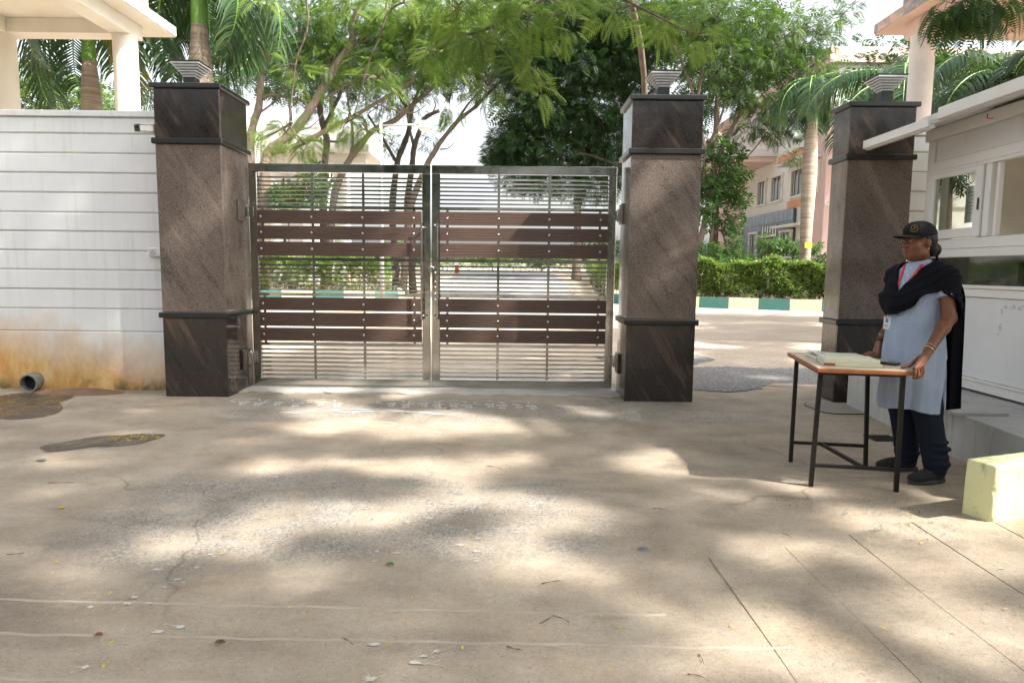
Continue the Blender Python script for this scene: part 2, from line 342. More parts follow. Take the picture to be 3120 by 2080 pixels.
class MB:
    def __init__(s): s.v = []; s.f = []
    def add(s, v, f):
        b = len(s.v); s.v += [tuple(p) for p in v]; s.f += [tuple(i+b for i in q) for q in f]; return s
    def box(s, x0, x1, y0, y1, z0, z1, c=0):
        if c <= 0:
            v = [(x, y, z) for x in (x0, x1) for y in (y0, y1) for z in (z0, z1)]
            return s.add(v, [(0, 1, 3, 2), (4, 6, 7, 5), (0, 4, 5, 1), (2, 3, 7, 6), (0, 2, 6, 4), (1, 5, 7, 3)])
        c = min(c, (x1-x0)*.45, (y1-y0)*.45, (z1-z0)*.45)
        X = (x0, x1); Y = (y0, y1); Z = (z0, z1); v = []; idx = {}
        for i in (0, 1):
            for j in (0, 1):
                for k in (0, 1):
                    sx, sy, sz = (c if i == 0 else -c), (c if j == 0 else -c), (c if k == 0 else -c)
                    for a, p in enumerate(((X[i], Y[j]+sy, Z[k]+sz), (X[i]+sx, Y[j], Z[k]+sz), (X[i]+sx, Y[j]+sy, Z[k]))):
                        idx[i, j, k, a] = len(v); v.append(p)
        I = lambda i, j, k, a: idx[i, j, k, a]
        f = []
        for i in (0, 1): f.append([I(i, 0, 0, 0), I(i, 1, 0, 0), I(i, 1, 1, 0), I(i, 0, 1, 0)][::1 if i else -1])
        for j in (0, 1): f.append([I(0, j, 0, 1), I(0, j, 1, 1), I(1, j, 1, 1), I(1, j, 0, 1)][::1 if j else -1])
        for k in (0, 1): f.append([I(0, 0, k, 2), I(1, 0, k, 2), I(1, 1, k, 2), I(0, 1, k, 2)][::1 if k else -1])
        for i in (0, 1):
            for j in (0, 1): f.append([I(i, j, 0, 0), I(i, j, 1, 0), I(i, j, 1, 1), I(i, j, 0, 1)][::1 if i != j else -1])
        for i in (0, 1):
            for k in (0, 1): f.append([I(i, 0, k, 0), I(i, 1, k, 0), I(i, 1, k, 2), I(i, 0, k, 2)][::1 if i == k else -1])
        for j in (0, 1):
            for k in (0, 1): f.append([I(0, j, k, 1), I(1, j, k, 1), I(1, j, k, 2), I(0, j, k, 2)][::1 if j != k else -1])
        for i in (0, 1):
            for j in (0, 1):
                for k in (0, 1): f.append([I(i, j, k, 0), I(i, j, k, 1), I(i, j, k, 2)][::1 if (i+j+k) % 2 else -1])
        return s.add(v, f)
    def lathe(s, prof, cx=0, cy=0, cz=0, seg=24, cap=True):
        v = [(cx+r*math.cos(2*math.pi*i/seg), cy+r*math.sin(2*math.pi*i/seg), cz+z) for r, z in prof for i in range(seg)]
        f = [(j*seg+i, j*seg+(i+1) % seg, (j+1)*seg+(i+1) % seg, (j+1)*seg+i) for j in range(len(prof)-1) for i in range(seg)]
        if cap: f += [tuple(range(seg))[::-1], tuple((len(prof)-1)*seg+i for i in range(seg))]
        return s.add(v, f)
    def tube(s, pts, rad, seg=8, cap=True):
        P = [Vector(p) for p in pts]
        if not hasattr(rad, '__len__'): rad = [rad]*len(P)
        v = []; n = None
        for i, p in enumerate(P):
            t = (P[min(i+1, len(P)-1)]-P[max(i-1, 0)]).normalized()
            if n is None: n = t.orthogonal().normalized()
            n = (n-t*n.dot(t)); n = n.normalized() if n.length > 1e-6 else t.orthogonal().normalized()
            b = t.cross(n)
            for k in range(seg):
                a = 2*math.pi*k/seg; v.append(p+(n*math.cos(a)+b*math.sin(a))*rad[i])
        f = [(j*seg+i, j*seg+(i+1) % seg, (j+1)*seg+(i+1) % seg, (j+1)*seg+i) for j in range(len(P)-1) for i in range(seg)]
        if cap: f += [tuple(range(seg))[::-1], tuple((len(P)-1)*seg+i for i in range(seg))]
        return s.add(v, f)
    def prism(s, poly, z0, z1):
        """polygon in xy (ccw) extruded in z"""
        k = len(poly)
        v = [(x, y, z0) for x, y in poly]+[(x, y, z1) for x, y in poly]
        return s.add(v, [tuple(range(k))[::-1], tuple(range(k, 2*k))]+[(i, (i+1) % k, k+(i+1) % k, k+i) for i in range(k)])
    def hexa(s, p):
        """8 points: bottom ring 0-3 ccw, top ring 4-7"""
        return s.add(p, [(3, 2, 1, 0), (4, 5, 6, 7), (0, 1, 5, 4), (1, 2, 6, 5), (2, 3, 7, 6), (3, 0, 4, 7)])
    def rot(s, a, c=(0, 0)):
        ca, sa = math.cos(a), math.sin(a)
        s.v = [(c[0]+(x-c[0])*ca-(y-c[1])*sa, c[1]+(x-c[0])*sa+(y-c[1])*ca, z) for x, y, z in s.v]; return s
    def mesh(s, name, mat, off=Vector((0, 0, 0)), smooth=False):
        me = bpy.data.meshes.new(name)
        me.from_pydata([(x-off[0], y-off[1], z-off[2]) for x, y, z in s.v], [], s.f)
        me.materials.append(MATS[mat]); 
        if smooth: me.shade_smooth()
        me.update(); return me
    def build(s, name, mat, parent=None, smooth=False):
        return link(name, s.mesh(name, mat, woff(parent), smooth), parent)
def box(name, mat, parent, *a, c=.003): return MB().box(*a, c=c).build(name, mat, parent)
def auto_smooth(o, ang=40):
    me = o.data; me.shade_smooth()
    try: me.set_sharp_from_angle(angle=R(ang))
    except Exception: pass
    return o
def struct(o): o['kind'] = 'structure'; return o
def np_mesh(name, V, F, mat, parent=None, tint=None, smooth=False):
    """V (n,3) array, F (m,k) array with equal k"""
    off = np.array(woff(parent)); V = np.asarray(V, dtype=np.float32)-off.astype(np.float32)
    F = np.asarray(F, dtype=np.int32); k = F.shape[1]
    me = bpy.data.meshes.new(name); me.vertices.add(len(V)); me.vertices.foreach_set('co', V.ravel())
    me.loops.add(F.size); me.loops.foreach_set('vertex_index', F.ravel())
    me.polygons.add(len(F)); me.polygons.foreach_set('loop_start', np.arange(0, F.size, k, dtype=np.int32))
    me.materials.append(MATS[mat])
    if tint is not None:
        a = me.attributes.new('tint', 'FLOAT', 'POINT'); a.data.foreach_set('value', np.asarray(tint, dtype=np.float32))
    me.update(calc_edges=True); me.validate()
    if smooth: me.shade_smooth()
    return link(name, me, parent)
# ------------------------------------------------------------------ ground
def gz(y): 
    t = min(max((y-30)/28, 0), 1); return 1.15*t*t*(3-2*t)
ys = sorted(set([-40, -20, -8, -4] + [i*.5 for i in range(-4, 24)] + list(range(12, 62)) + [70, 90, 130, 220, 420]))
xs = [-300, -120, -60, -30, -15, -8, -4, -2, 0, 2, 4, 8, 15, 30, 60, 120, 300]
V = [(x, y, gz(y)) for y in ys for x in xs]; k = len(xs)
F = [(j*k+i, j*k+i+1, (j+1)*k+i+1, (j+1)*k+i) for j in range(len(ys)-1) for i in range(k-1)]
ground = struct(np_mesh('ground', V, F, 'concrete_ground'))
def sheet(name, mat, y0, y1, x0, x1, dz, kind='structure'):
    yy = [y for y in ys if y0 < y < y1]; yy = [y0]+yy+[y1]
    V = [(x, y, gz(y)+dz) for y in yy for x in (x0, x1)]
    F = [(2*j, 2*j+1, 2*j+3, 2*j+2) for j in range(len(yy)-1)]
    return struct(np_mesh(name, V, F, mat))
sheet('paved_yard', 'paving_tan', 8.05, 70, -40, 40, .004)
sheet('road', 'road_grey', 19.5, 75, -4.2, 3.2, .008)
def blob(cx, cy, rx, ry, z, seed, seg=40, rough=.18, rot=0):
    r = random.Random(seed); ph = [(r.uniform(0, 6.28), r.uniform(.4, 1)/(k+1)) for k in range(6)]
    out = []
    for i in range(seg):
        a = 2*math.pi*i/seg; q = 1+rough*sum(m*math.sin((k+2)*a+p) for k, (p, m) in enumerate(ph))
        x, y = rx*q*math.cos(a), ry*q*math.sin(a)
        out.append((cx+x*math.cos(rot)-y*math.sin(rot), cy+x*math.sin(rot)+y*math.cos(rot)))
    return out
def flat(name, poly, z, mat, parent=None, th=0):
    m = MB()
    if th: m.prism(poly, z, z+th)
    else: m.add([(x, y, z) for x, y in poly], [tuple(range(len(poly)))])
    return m.build(name, mat, parent)
def jag(p, a=.035):
    r = random.Random(4); return [(x+r.uniform(-a, a), y+r.uniform(-a, a)*1.6) for x, y in p]
struct(flat('asphalt_patch', jag(blob(2.95, 8.75, 1.15, 1.0, .008, 3, 160, .30, .3)), .0085, 'asphalt'))
struct(flat('asphalt_patch', jag(blob(2.2, 10.3, .7, .9, .008, 8, 160, .3, .3)), .0085, 'asphalt'))
# threshold lip under the gate
poly = [(-2.93+i*.1, 7.22+.035*math.sin(i*.9)+.02*math.sin(i*2.3)) for i in range(42)] + [(1.17, 8.3), (-2.93, 8.3)]
simple('threshold_cement', (.43, .405, .37), (.35, .33, .30), 5, .9, .4, 60, .008)
th = struct(flat('gate_threshold', poly, -.01, 'threshold_cement', None, .024))
# low cement ridges left by the shuttering
simple('ridge_cement', (.40, .345, .28), (.30, .25, .195), 5, .9, .4, 50)
for y0, sl, xa, xb in ((2.605, -.026, -2.3, .62), (2.365, -.016, -2.2, 1.02), (2.095, -.016, -2.0, .95)):
    m = MB(); pts = []
    nseg = 46
    for i in range(nseg):
        x = xa+(xb-xa)*i/(nseg-1); y = y0+sl*(x+1)+.004*math.sin(i*1.7)+.003*math.sin(i*.6)
        w = .0042+.002*math.sin(i*2.9); pts.append((x, y, w))
    v = []; f = []
    for x, y, w in pts: v += [(x, y-w-.004, -.002), (x, y-w*.3, .0055), (x, y+w*.5, .005), (x, y+w+.004, -.002)]
    for i in range(nseg-1):
        for q in range(3): a = i*4+q; f.append((a, a+1, a+5, a+4)[::-1])
    m.add(v, f).build('cement_ridge', 'ridge_cement', ground, True)

# ramp slabs beside the booth plinth: bays parted by open joints, proud of the drive at their far edge
ramp = struct(empty('ramp', (1.9, 2.6, 0), None, None)); 
edge = lambda x: 3.19+(x-1.21)*.375
def rise(x): return max(.0, min(.028, (x-1.15)*.02))
for xa, xb in ((.95, 1.356), (1.360, 1.7395), (1.7445, 2.148), (2.1545, 2.588), (2.595, 3.15)):
    nx, ny = 5, 16; top = []; 
    for j in range(ny+1):
        for i in range(nx+1):
            x = xa+(xb-xa)*i/nx; ye = edge(x)+.012*math.sin(x*9)
            y = 1.2+(ye-1.2)*j/ny
            wv = 0
            if i in (0, nx): wv = .006*math.sin(y*3.1+xa)
            top.append((x+wv, y, .004+rise(x)+.002*math.sin(5*x+3*y)))
    k = nx+1; f = [(j*k+i, j*k+i+1, (j+1)*k+i+1, (j+1)*k+i) for j in range(ny) for i in range(nx)]
    # skirts
    m = MB(); m.add(top, f); b = len(m.v)
    ring = [i for i in range(k)]+[j*k+nx for j in range(1, ny+1)]+[ny*k+i for i in range(nx-1, -1, -1)]+[j*k for j in range(ny-1, 0, -1)]
    m.v += [(m.v[i][0], m.v[i][1], -.03) for i in ring]; q = len(ring)
    m.f += [(ring[(i+1) % q], ring[i], b+i, b+(i+1) % q) for i in range(q)]
    m.build('slab', 'concrete_ground', ramp)

# ------------------------------------------------------------------ boundary walls
LZ = [2.943, 2.883, 2.719, 2.518, 2.315, 2.111, 1.906, 1.707, 1.506, 1.301, 1.094, .886, .642, -.02]
def bwall(xa, xb, dz, label):
    w = empty('boundary_wall', ((xa+xb)/2, 7.42, 0), label, 'wall')
    box('wall_core', 'groove_grey', w, xa, xb, 7.329, 7.55, -.05, LZ[1]+dz-.002, c=0)
    box('coping', 'white_wall', w, xa, xb, 7.30, 7.575, LZ[1]+dz, LZ[0]+dz, c=.006)
    for i in range(1, len(LZ)-1):
        g = .015 if i < 11 else .010
        box('wall_panel', 'white_wall', w, xa, xb, 7.318+.002*((i*7) % 3), 7.36, LZ[i+1]+dz, LZ[i]+dz-g, c=.006)
    return w
wl = bwall(-10.5, -3.57, 0, 'white grooved boundary wall with rust stain above the drain pipe')
wr = bwall(4.03, 4.46, -.1, 'short stretch of white grooved wall behind the guard booth')

# drain pipe and its wet patch
pp = empty('drain_pipe', (-5.25, 7.2, 0), 'short grey plastic drain pipe poking out of the stained wall foot', 'pipe')
m = MB(); ro, ri = .094, .083
v = []; f = []; sg = 28
for yy, r in ((7.34, ro), (7.13, ro), (7.13, ri), (7.34, ri)):
    v += [(-5.17+r*math.cos(2*math.pi*i/sg)+(7.34-yy)*.25, yy, .098+r*math.sin(2*math.pi*i/sg)-(7.34-yy)*.03) for i in range(sg)]
for j in range(3): f += [(j*sg+i, j*sg+(i+1) % sg, (j+1)*sg+(i+1) % sg, (j+1)*sg+i) for i in range(sg)]
m.add(v, f); auto_smooth(m.build('pipe_body', 'pipe_grey', pp))
o = MB().lathe([(.081, 0), (.001, .001)], seg=20).build('throat_shade', 'black_plastic', None); o.parent = pp; o.rotation_euler = (R(90), 0, 0); o.location = (.105, .04, .098)  # black disc in the bore, painted in for the shade inside the pipe
mud = tag(flat('mud_patch', blob(-4.72, 6.55, .42, .68, 0, 5, rough=.22, rot=.35), .004, 'mud_wet'), 'dark wet patch on the ground below the drain pipe', 'puddle')
m = MB(); nr = 14; pr = blob(-4.55, 7.12, .42, .2, 0, 21, rough=.2)
cxm, cym = -4.55, 7.12
v = []
for t in (1, .75, .5, .25): v += [(cxm+(x-cxm)*t, cym+(y-cym)*t, -.004+.055*(1-t*t)) for x, y in pr]
v.append((cxm, cym, .055)); q = len(pr)
f = [(j*q+i, j*q+(i+1) % q, (j+1)*q+(i+1) % q, (j+1)*q+i) for j in range(3) for i in range(q)]+[(3*q+i, 3*q+(i+1) % q, 4*q) for i in range(q)]
tag(m.add(v, f).build('soil_mound', 'mud_dry', None, True), 'low mound of brown soil against the wall beside the drain pipe', 'soil', kind='stuff')
tag(flat('puddle', blob(-3.12, 5.12, .38, .20, 0, 12, rough=.26, rot=.75), .004, 'mud_wet'), 'shallow drying puddle strewn with yellow petals on the drive', 'puddle')
# fallen petals in the two puddles and along the drive
def litter(name, label, spots, mat, size, seed, cat):
    r = random.Random(seed); V = []; F = []
    for cx, cy, rx, ry, cnt in spots:
        for _ in range(cnt):
            a = r.uniform(0, 6.28); q = math.sqrt(r.random()); x = cx+rx*q*math.cos(a); y = cy+ry*q*math.sin(a)
            s = size*r.uniform(.6, 1.3); b = r.uniform(0, 6.28); c, d = math.cos(b), math.sin(b)
            base = len(V); z0 = .008 if not (x > 1.3 and y < edge(x)) else .012+rise(x)
            for lx, ly, lz in ((-1, 0, 0), (0, -.42, .002), (1, 0, .004), (0, .42, .003)):
                V.append((x+s*(lx*c-ly*d), y+s*(lx*d+ly*c), z0+lz))
            F.append((base, base+1, base+2, base+3))
    return tag(np_mesh(name, V, F, mat), label, cat, kind='stuff')
litter('fallen_petals', 'scatter of tiny yellow petals on puddles and drive', [(-2.98, 5.24, .22, .13, 150), (-4.7, 6.6, .3, .45, 110), (-1.2, 4, 2.6, 2, 60), (2.0, 3.7, .5, .5, 40), (0, 3, 2.5, 1.2, 40), (1.5, 5.5, 1.5, 1.2, 30)], 'petal_yellow', .011, 4, 'petals')
litter('loose_chips', 'grey stone chips scattered over the worn concrete', [(-.7, 4.9, 1.0, .55, 130), (-1.0, 3.5, 1.2, .6, 120), (2.0, 3.85, .5, .18, 160), (2.1, 3.45, .25, .12, 80), (-2.6, 4.6, .8, .5, 25)], 'pebble', .009, 9, 'stone chips')

# ------------------------------------------------------------------ granite gate pillars
def pillar(x0, x1, y0, y1, ztop, zb1, zb2, label, lamp_label, ldx=0):
    p = empty('gate_pillar', ((x0+x1)/2, (y0+y1)/2, 0), label, 'pillar', 'granite gate pillars')
    t = .022; g = .003
    box('pillar_core', 'joint_brown', p, x0+.012, x1-.012, y0+.012, y1-.012, -.05, ztop-.05, c=0)
    for za, zb, mt in ((-.03, zb1-.03, 'granite_dark'), (zb1+.03, zb2-.03, 'granite_brown'), (zb2+.03, ztop-.052, 'granite_dark')):
        box('granite_slab', mt, p, x0, x1, y0, y0+t, za, zb, c=.002)
        box('granite_slab', mt, p, x0, x0+t, y0+t+g, y1, za, zb, c=.002)
        box('granite_slab', mt, p, x1-t, x1, y0+t+g, y1, za, zb, c=.002)
        box('granite_slab', mt, p, x0+t+g, x1-t-g, y1-t, y1, za, zb, c=.002)
    for zb in (zb1, zb2):
        box('moulding', 'granite_black', p, x0-.03, x1+.03, y0-.03, y1+.03, zb-.028, zb+.028, c=.008)
    box('cap_stone', 'granite_black', p, x0-.032, x1+.032, y0-.032, y1+.032, ztop-.05, ztop, c=.008)
    lx, ly = (x0+x1)/2+ldx, (y0+y1)/2
    l = empty('pillar_lamp', (lx, ly, ztop), lamp_label, 'lamp', 'stepped lamps on the gate pillars')
    box('lamp_base', 'black_plastic', l, lx-.06, lx+.06, ly-.06, ly+.06, ztop-.004, ztop+.136, c=.004)
    for i in range(6):
        h = .062+.0175*i; z = ztop+.137+.0225*i
        box('lamp_tier', 'lamp_grey', l, lx-h, lx+h, ly-h, ly+h, z, z+.0155, c=.002)
        box('lamp_core', 'lamp_grey', l, lx-h+.012, lx+h-.012, ly-h+.012, ly+h-.012, z+.0156, z+.0224, c=0)
    box('lamp_lid', 'black_plastic', l, lx-.153, lx+.153, ly-.153, ly+.153, ztop+.2725, ztop+.282, c=.003)
    return p
PL = pillar(-3.585, -2.935, 6.985, 7.69, 3.145, .845, 2.585, 'brown granite gate pillar between the white wall and the steel gate', 'grey stepped lamp on the pillar beside the white wall', -.10)
PM = pillar(1.172, 1.878, 6.985, 7.55, 3.08, .825, 2.535, 'brown granite gate pillar between the steel gate and the walk-through gap', 'grey stepped lamp on the pillar between gate and walk-through gap')
PR = pillar(3.37, 4.03, 7.05, 7.40, 3.055, .84, 2.515, 'brown granite gate pillar between walk-through gap and guard booth', 'grey stepped lamp on the pillar beside the guard booth', .09)

# ------------------------------------------------------------------ steel gate
def board_mesh(L, h):
    """grooved board, front face -y"""
    t = .024; prof = [(0, 0)]
    k = 5; s = h/k
    for i in range(1, k): prof += [(0, i*s-.0022), (.0035, i*s-.0015), (.0035, i*s+.0015), (0, i*s+.0022)]
    prof += [(0, h), (t, h), (t, 0)]
    n_ = len(prof); v = [(0, y, z) for y, z in prof]+[(L, y, z) for y, z in prof]
    f = [tuple(range(n_)), tuple(range(2*n_-1, n_-1, -1))]+[(i, n_+i, n_+(i+1) % n_, (i+1) % n_) for i in range(n_)]
    return MB().add(v, f)
BZ = [(1.822, 1.967), (1.651, 1.797), (1.470, 1.624), (.868, 1.015), (.693, .848), (.528, .675)]
bolt_me = MB().lathe([(.0135, -.003), (.0135, .0015), (.008, .0048), (.0005, .0055)], seg=12, cap=False).mesh('bolt', 'bolt_steel', smooth=True)
def leaf(x0, x1, bolts, hx, label, hinge_side):
    y = 7.60
    g = empty('gate_leaf', ((x0+x1)/2, y+.03, 0), label, 'gate', 'leaves of the main gate')
    sw = .088; zt, zb = 2.468, .026
    fr = lambda *a, **k: box('frame_rail', 'stainless', g, *a, **k)
    fr(x0, x1, y, y+.05, zt-.092, zt, c=.004); fr(x0, x1, y, y+.05, zb, zb+.083, c=.004)
    for a in (x0, x1-sw): box('frame_stile', 'stainless', g, a, a+sw, y+.0005, y+.0495, zb+.084, zt-.093, c=.004)
    L = x1-x0-2*sw
    thick = MB().box(0, L, 0, .03, -.018, .018, c=.003).mesh('thick_bar', 'stainless_bar')
    thin = MB().box(0, L, 0, .02, -.0095, .0095, c=.002).mesh('thin_bar', 'stainless_bar')
    loc = lambda yy, z: (x0+sw-g.location.x, yy-g.location.y, z)
    for z in (2.003, 1.436, 1.045, .490): link('thick_bar', thick, g, loc(y+.012, z))
    for z in [2.322-.0445*i for i in range(7)]+[1.371-.0455*i for i in range(7)]+[.430-.0478*i for i in range(7)]:
        link('thin_bar', thin, g, loc(y+.016, z))
    for i, bx in enumerate(bolts):
        if i in (1, 2): box('strap', 'stainless', g, bx-.014, bx+.014, y+.0375, y+.044, zb+.084, zt-.093, c=.001)
        else:
            for a, b in ((1.42, 2.0), (.48, 1.04)): box('strap', 'stainless', g, bx-.014, bx+.014, y+.0435, y+.049, a, b, c=.001)
    me = {}
    for za, zb_ in BZ:
        h = round(zb_-za, 3)
        if h not in me: me[h] = board_mesh(L-.006, h).mesh('board', 'wood_plastic')
        bo = link('board', me[h], g, (x0+sw+.003-g.location.x, y-.022-g.location.y, za))
        for bx in bolts:
            b = link('bolt', bolt_me, bo, (bx-x0-sw-.003, -.0005, h/2)); b.rotation_euler = (R(90), 0, 0)
    hd = MB().tube([(hx, y-.10, .78), (hx, y-.10, 1.84)], .0135, 12)
    h_ = auto_smooth(hd.build('handle', 'stainless', g), 50)
    for z in (.83, 1.79): MB().tube([(hx, y-.10, z), (hx+(.055 if hx < -.9 else -.04), y+.002, z)], .0085, 8).build('handle_bracket', 'stainless', h_, True)
    # hinges
    s = -1 if hinge_side < 0 else 1; hxp = x0 if s < 0 else x1
    for z in (1.945, .34):
        hn = MB().tube([(hxp+s*.022, y-.022, z-.07), (hxp+s*.022, y-.022, z+.07)], .016, 12).build('hinge', 'bolt_steel', g, True)
        box('hinge_lug', 'stainless', hn, *sorted((hxp+s*.03, hxp-s*.05)), y-.012, y-.001, z-.055, z+.055, c=.002)
    return g
GL = leaf(-2.90, -.915, (-2.772, -2.216, -1.655, -1.095), -.998, 'steel gate leaf with brown boards hinged on the pillar beside the white wall', -1)
GR = leaf(-.895, 1.128, (-.728, -.162, .397, .959), -.826, 'steel gate leaf with brown boards hinged on the pillar at the walk-through gap', 1)
# latch hooked over the meeting stiles, lock holes in the free stile
m = MB().tube([(-.93, 7.585, 1.30), (-.93, 7.575, 1.345), (-.925, 7.57, 1.36), (-.90, 7.565, 1.365), (-.878, 7.57, 1.36), (-.872, 7.58, 1.33)], .006, 8)
m.build('latch', 'bolt_steel', GL, True)
for z in (1.82, 1.30, 1.20, 1.14, 1.07, 1.00, .24):
    o = link('rivet', bolt_me, GR, (-.862-GR.location.x, 7.5995-GR.location.y, z)); o.rotation_euler = (R(90), 0, 0)
# granite pads that carry the hinges
for P_, xf, s, zz in ((PL, -2.935, 1, 1.945), (PL, -2.935, 1, .34), (PM, 1.172, -1, 1.945), (PM, 1.172, -1, .34)):
    box('hinge_pad', 'granite_brown' if zz > 1 else 'granite_dark', P_, *sorted((xf+s*.001, xf+s*.024)), 7.34, 7.54, zz-.11, zz+.11, c=.004)
    box('hinge_plate', 'stainless', P_, *sorted((xf+s*.0245, xf+s*.032)), 7.47, 7.57, zz-.06, zz+.06, c=.002)

# chalk drawing in front of the gate
def ribbon(m, pts, w, z):
    P = [Vector((x, y, 0)) for x, y in pts]; v = []
    for i, p in enumerate(P):
        t = (P[min(i+1, len(P)-1)]-P[max(i-1, 0)]); t = t.normalized() if t.length > 1e-9 else Vector((1, 0, 0))
        nn = Vector((-t.y, t.x, 0))*w*(.6+.4*math.sin(i*1.3)); v += [p+nn+Vector((0, 0, z)), p-nn+Vector((0, 0, z))]
    m.add(v, [(2*i, 2*i+1, 2*i+3, 2*i+2) for i in range(len(P)-1)])
m = MB(); r = random.Random(3)
def spiral(cx, cy, a, b, turns=1.6, ph=0): return [(cx+a*(1-.6*t/20)*math.cos(ph+turns*6.283*t/20), cy+b*(1-.6*t/20)*math.sin(ph+turns*6.283*t/20)) for t in range(21)]
xk = [-2.66, -2.5, -2.32, -2.12, -1.9, -1.72, -1.2, -1.05, -.88, -.74, -.58, -.44, -.22, -.1, .06, .2]
for i, x in enumerate(xk):
    y = 6.72-.05*(i % 2)+.01*r.uniform(-1, 1)
    ribbon(m, spiral(x, y, .055, .045, 1.7, r.uniform(0, 6)), .0075, .005)
    ribbon(m, spiral(x+.02, y-.11, .035, .05, 1.5, r.uniform(0, 6)), .0075, .0058)
    if i % 2 == 0: ribbon(m, [(x+.14*math.cos(t*.25)-.02, y+.06+.10*math.sin(t*.25)) for t in range(18)], .0075, .0066)
for x0, x1, y0, hh in ((-2.15, -.55, 6.22, .18), (-2.1, -.5, 6.17, .17), (-1.95, -.9, 6.30, .11), (-1.6, -1.0, 6.26, .05)):
    ribbon(m, [(x0+(x1-x0)*t/24, y0+hh*math.sin(math.pi*t/24)) for t in range(25)], .009, .0074)
for x, y in ((-1.45, 5.85), (-1.1, 5.8), (-.55, 5.75), (-.75, 5.6)):
    ribbon(m, [(x+.18*math.cos(t*.3+x*5), y+.10*math.sin(t*.3*1.3)) for t in range(16)], .006, .0052)
tag(m.build('chalk_drawing', 'chalk', None), 'white chalk curls and arcs drawn on the ground before the gate', 'chalk drawing')

# splashes of white lime on the drive
def gp(px, py): 
    a = at(px, py, 1.0); k = CAM_H/(CAM_H-a.z); return (a.x*k, k)
sp = [(540, 1765), (600, 1730), (480, 1735), (560, 1775), (640, 1690), (515, 1720), (500, 1790), (275, 1850), (480, 1925), (550, 1910), (455, 1840), (410, 1820), (385, 1840), (260, 2035), (1150, 1680), (1140, 1710), (1205, 1685), (1290, 2000), (1270, 2020), (1140, 1965), (1310, 1580), (1360, 1600), (1370, 1640), (1455, 1640), (1450, 1680), (1450, 1710), (1130, 2070), (1330, 1985), (1400, 1660), (1420, 1615), (1240, 1590)]
r = random.Random(12)
for i, (px, py) in enumerate(sp):
    x, y = gp(px, py); s = r.uniform(.007, .017); m = MB(); zz = .0032+.0003*(i % 7)
    def splat(cx, cy, q, seed, rough):
        rr = random.Random(seed); k = 16; poly = [(cx+1.7*q*math.cos(6.283*a/k)*rr.uniform(.35, 1.15), cy+q*math.sin(6.283*a/k)*rr.uniform(.35, 1.15)) for a in range(k)]
        m.add([(a, b, zz) for a, b in poly], [tuple(range(k))])
    splat(x, y, s, i*13+1, 0)
    for k in range(r.randint(4, 9)):
        a = r.uniform(0, 6.28); d = s*r.uniform(1.9, 5.2); splat(x+1.6*d*math.cos(a), y+d*math.sin(a), s*r.uniform(.06, .22), i*31+k, 0)
    for k in range(r.randint(1, 3)):
        a = r.uniform(0, 6.28); L = s*r.uniform(2, 4.5); b_ = r.uniform(-.6, .6)
        ribbon(m, [(x+1.5*L*t*math.cos(a+b_*t), y+L*t*math.sin(a+b_*t)) for t in [j_/8 for j_ in range(2, 9)]], s*.09, zz+.0006+.0003*k)
    m.build('lime_splash', 'lime_stain', ground)
# twigs and single leaves
tw = [((1545, 1970), (1590, 1980)), ((2130, 1995), (2145, 2025)), ((2095, 2055), (2160, 2075)), ((1645, 1900), (1690, 1875)), ((1690, 1878), (1735, 1897)), ((1480, 1420), (1530, 1430)), ((145, 1472), (230, 1470)), ((1650, 1780), (1715, 1770)), ((1990, 1550), (2030, 1556)), ((2385, 1625), (2410, 1637)), ((1040, 1945), (1075, 1965)), ((20, 1690), (75, 1685))]
TWL = ['short straight twig on the ridge-lined concrete', 'small bent twig on the drive before the ramp', 'longest brown twig lying before the ramp slabs', 'one arm of a forked twig on the cement ridge', 'other arm of a forked twig on the cement ridge', 'thin twig on the sunlit patch before the gate', 'thin straight twig lying near the puddle', 'fine twig beside a shallow crust edge of concrete', 'fine twig on the open drive before the desk', 'thin twig at the corner of the ramp slab', 'short twig by the brown seed pod', 'dark twig on the drive on the drain pipe side']
for i, (a, b) in enumerate(tw):
    p, q = gp(*a), gp(*b); k_ = ((i*37) % 11-5)*.0022
    o = MB().tube([(p[0]+(q[0]-p[0])*t, p[1]+(q[1]-p[1])*t+k_*math.sin(math.pi*t)+.001*math.sin(9*t+i), .004+.003*math.sin(math.pi*t)) for t in [j_/8 for j_ in range(9)]], [.0018+.0006*math.sin(j_*1.3+i)-.0001*j_ for j_ in range(9)], 6).build('fallen_twig', 'dry_leaf', None, True)
    tag(o, TWL[i], 'twig', 'dry twigs on the drive')
def leaflet(name, px, py, s, mat, label, cat='leaf'):
    x, y = gp(px, py); b = MB()
    b.add([(x-s, y, .006), (x-.4*s, y-.4*s, .010), (x+.5*s, y-.32*s, .013), (x+s, y+.1*s, .008), (x+.4*s, y+.4*s, .016), (x-.5*s, y+.32*s, .014), (x, y, .006)], [(0, 1, 6), (1, 2, 6), (2, 3, 6), (3, 4, 6), (4, 5, 6), (5, 0, 6)])
    tag(b.build(name, mat, None), label, cat)
leaflet('fallen_leaf', 1188, 1723, .022, 'green_leaf_flat', 'small green leaf lying on the worn concrete')
leaflet('fallen_flower', 187, 1551, .022, 'petal_yellow', 'yellow flower fallen on the grey concrete', 'flower')
leaflet('fallen_petal', 300, 1939, .018, 'red_bit', 'red petal on a cement ridge of the drive', 'petal')
leaflet('fallen_pod', 670, 1962, .022, 'dry_leaf', 'curled brown seed pod on a cement ridge', 'seed pod')
leaflet('fallen_cone', 1367, 1247, .028, 'dry_leaf', 'brown dry bud lying by the chalk drawing', 'bud')
leaflet('scrap', 125, 1405, .04, 'pebble', 'grey torn scrap lying near the puddle', 'scrap')
leaflet('scrap', 1960, 1676, .03, 'pebble', 'small dark scrap on the open drive', 'scrap')

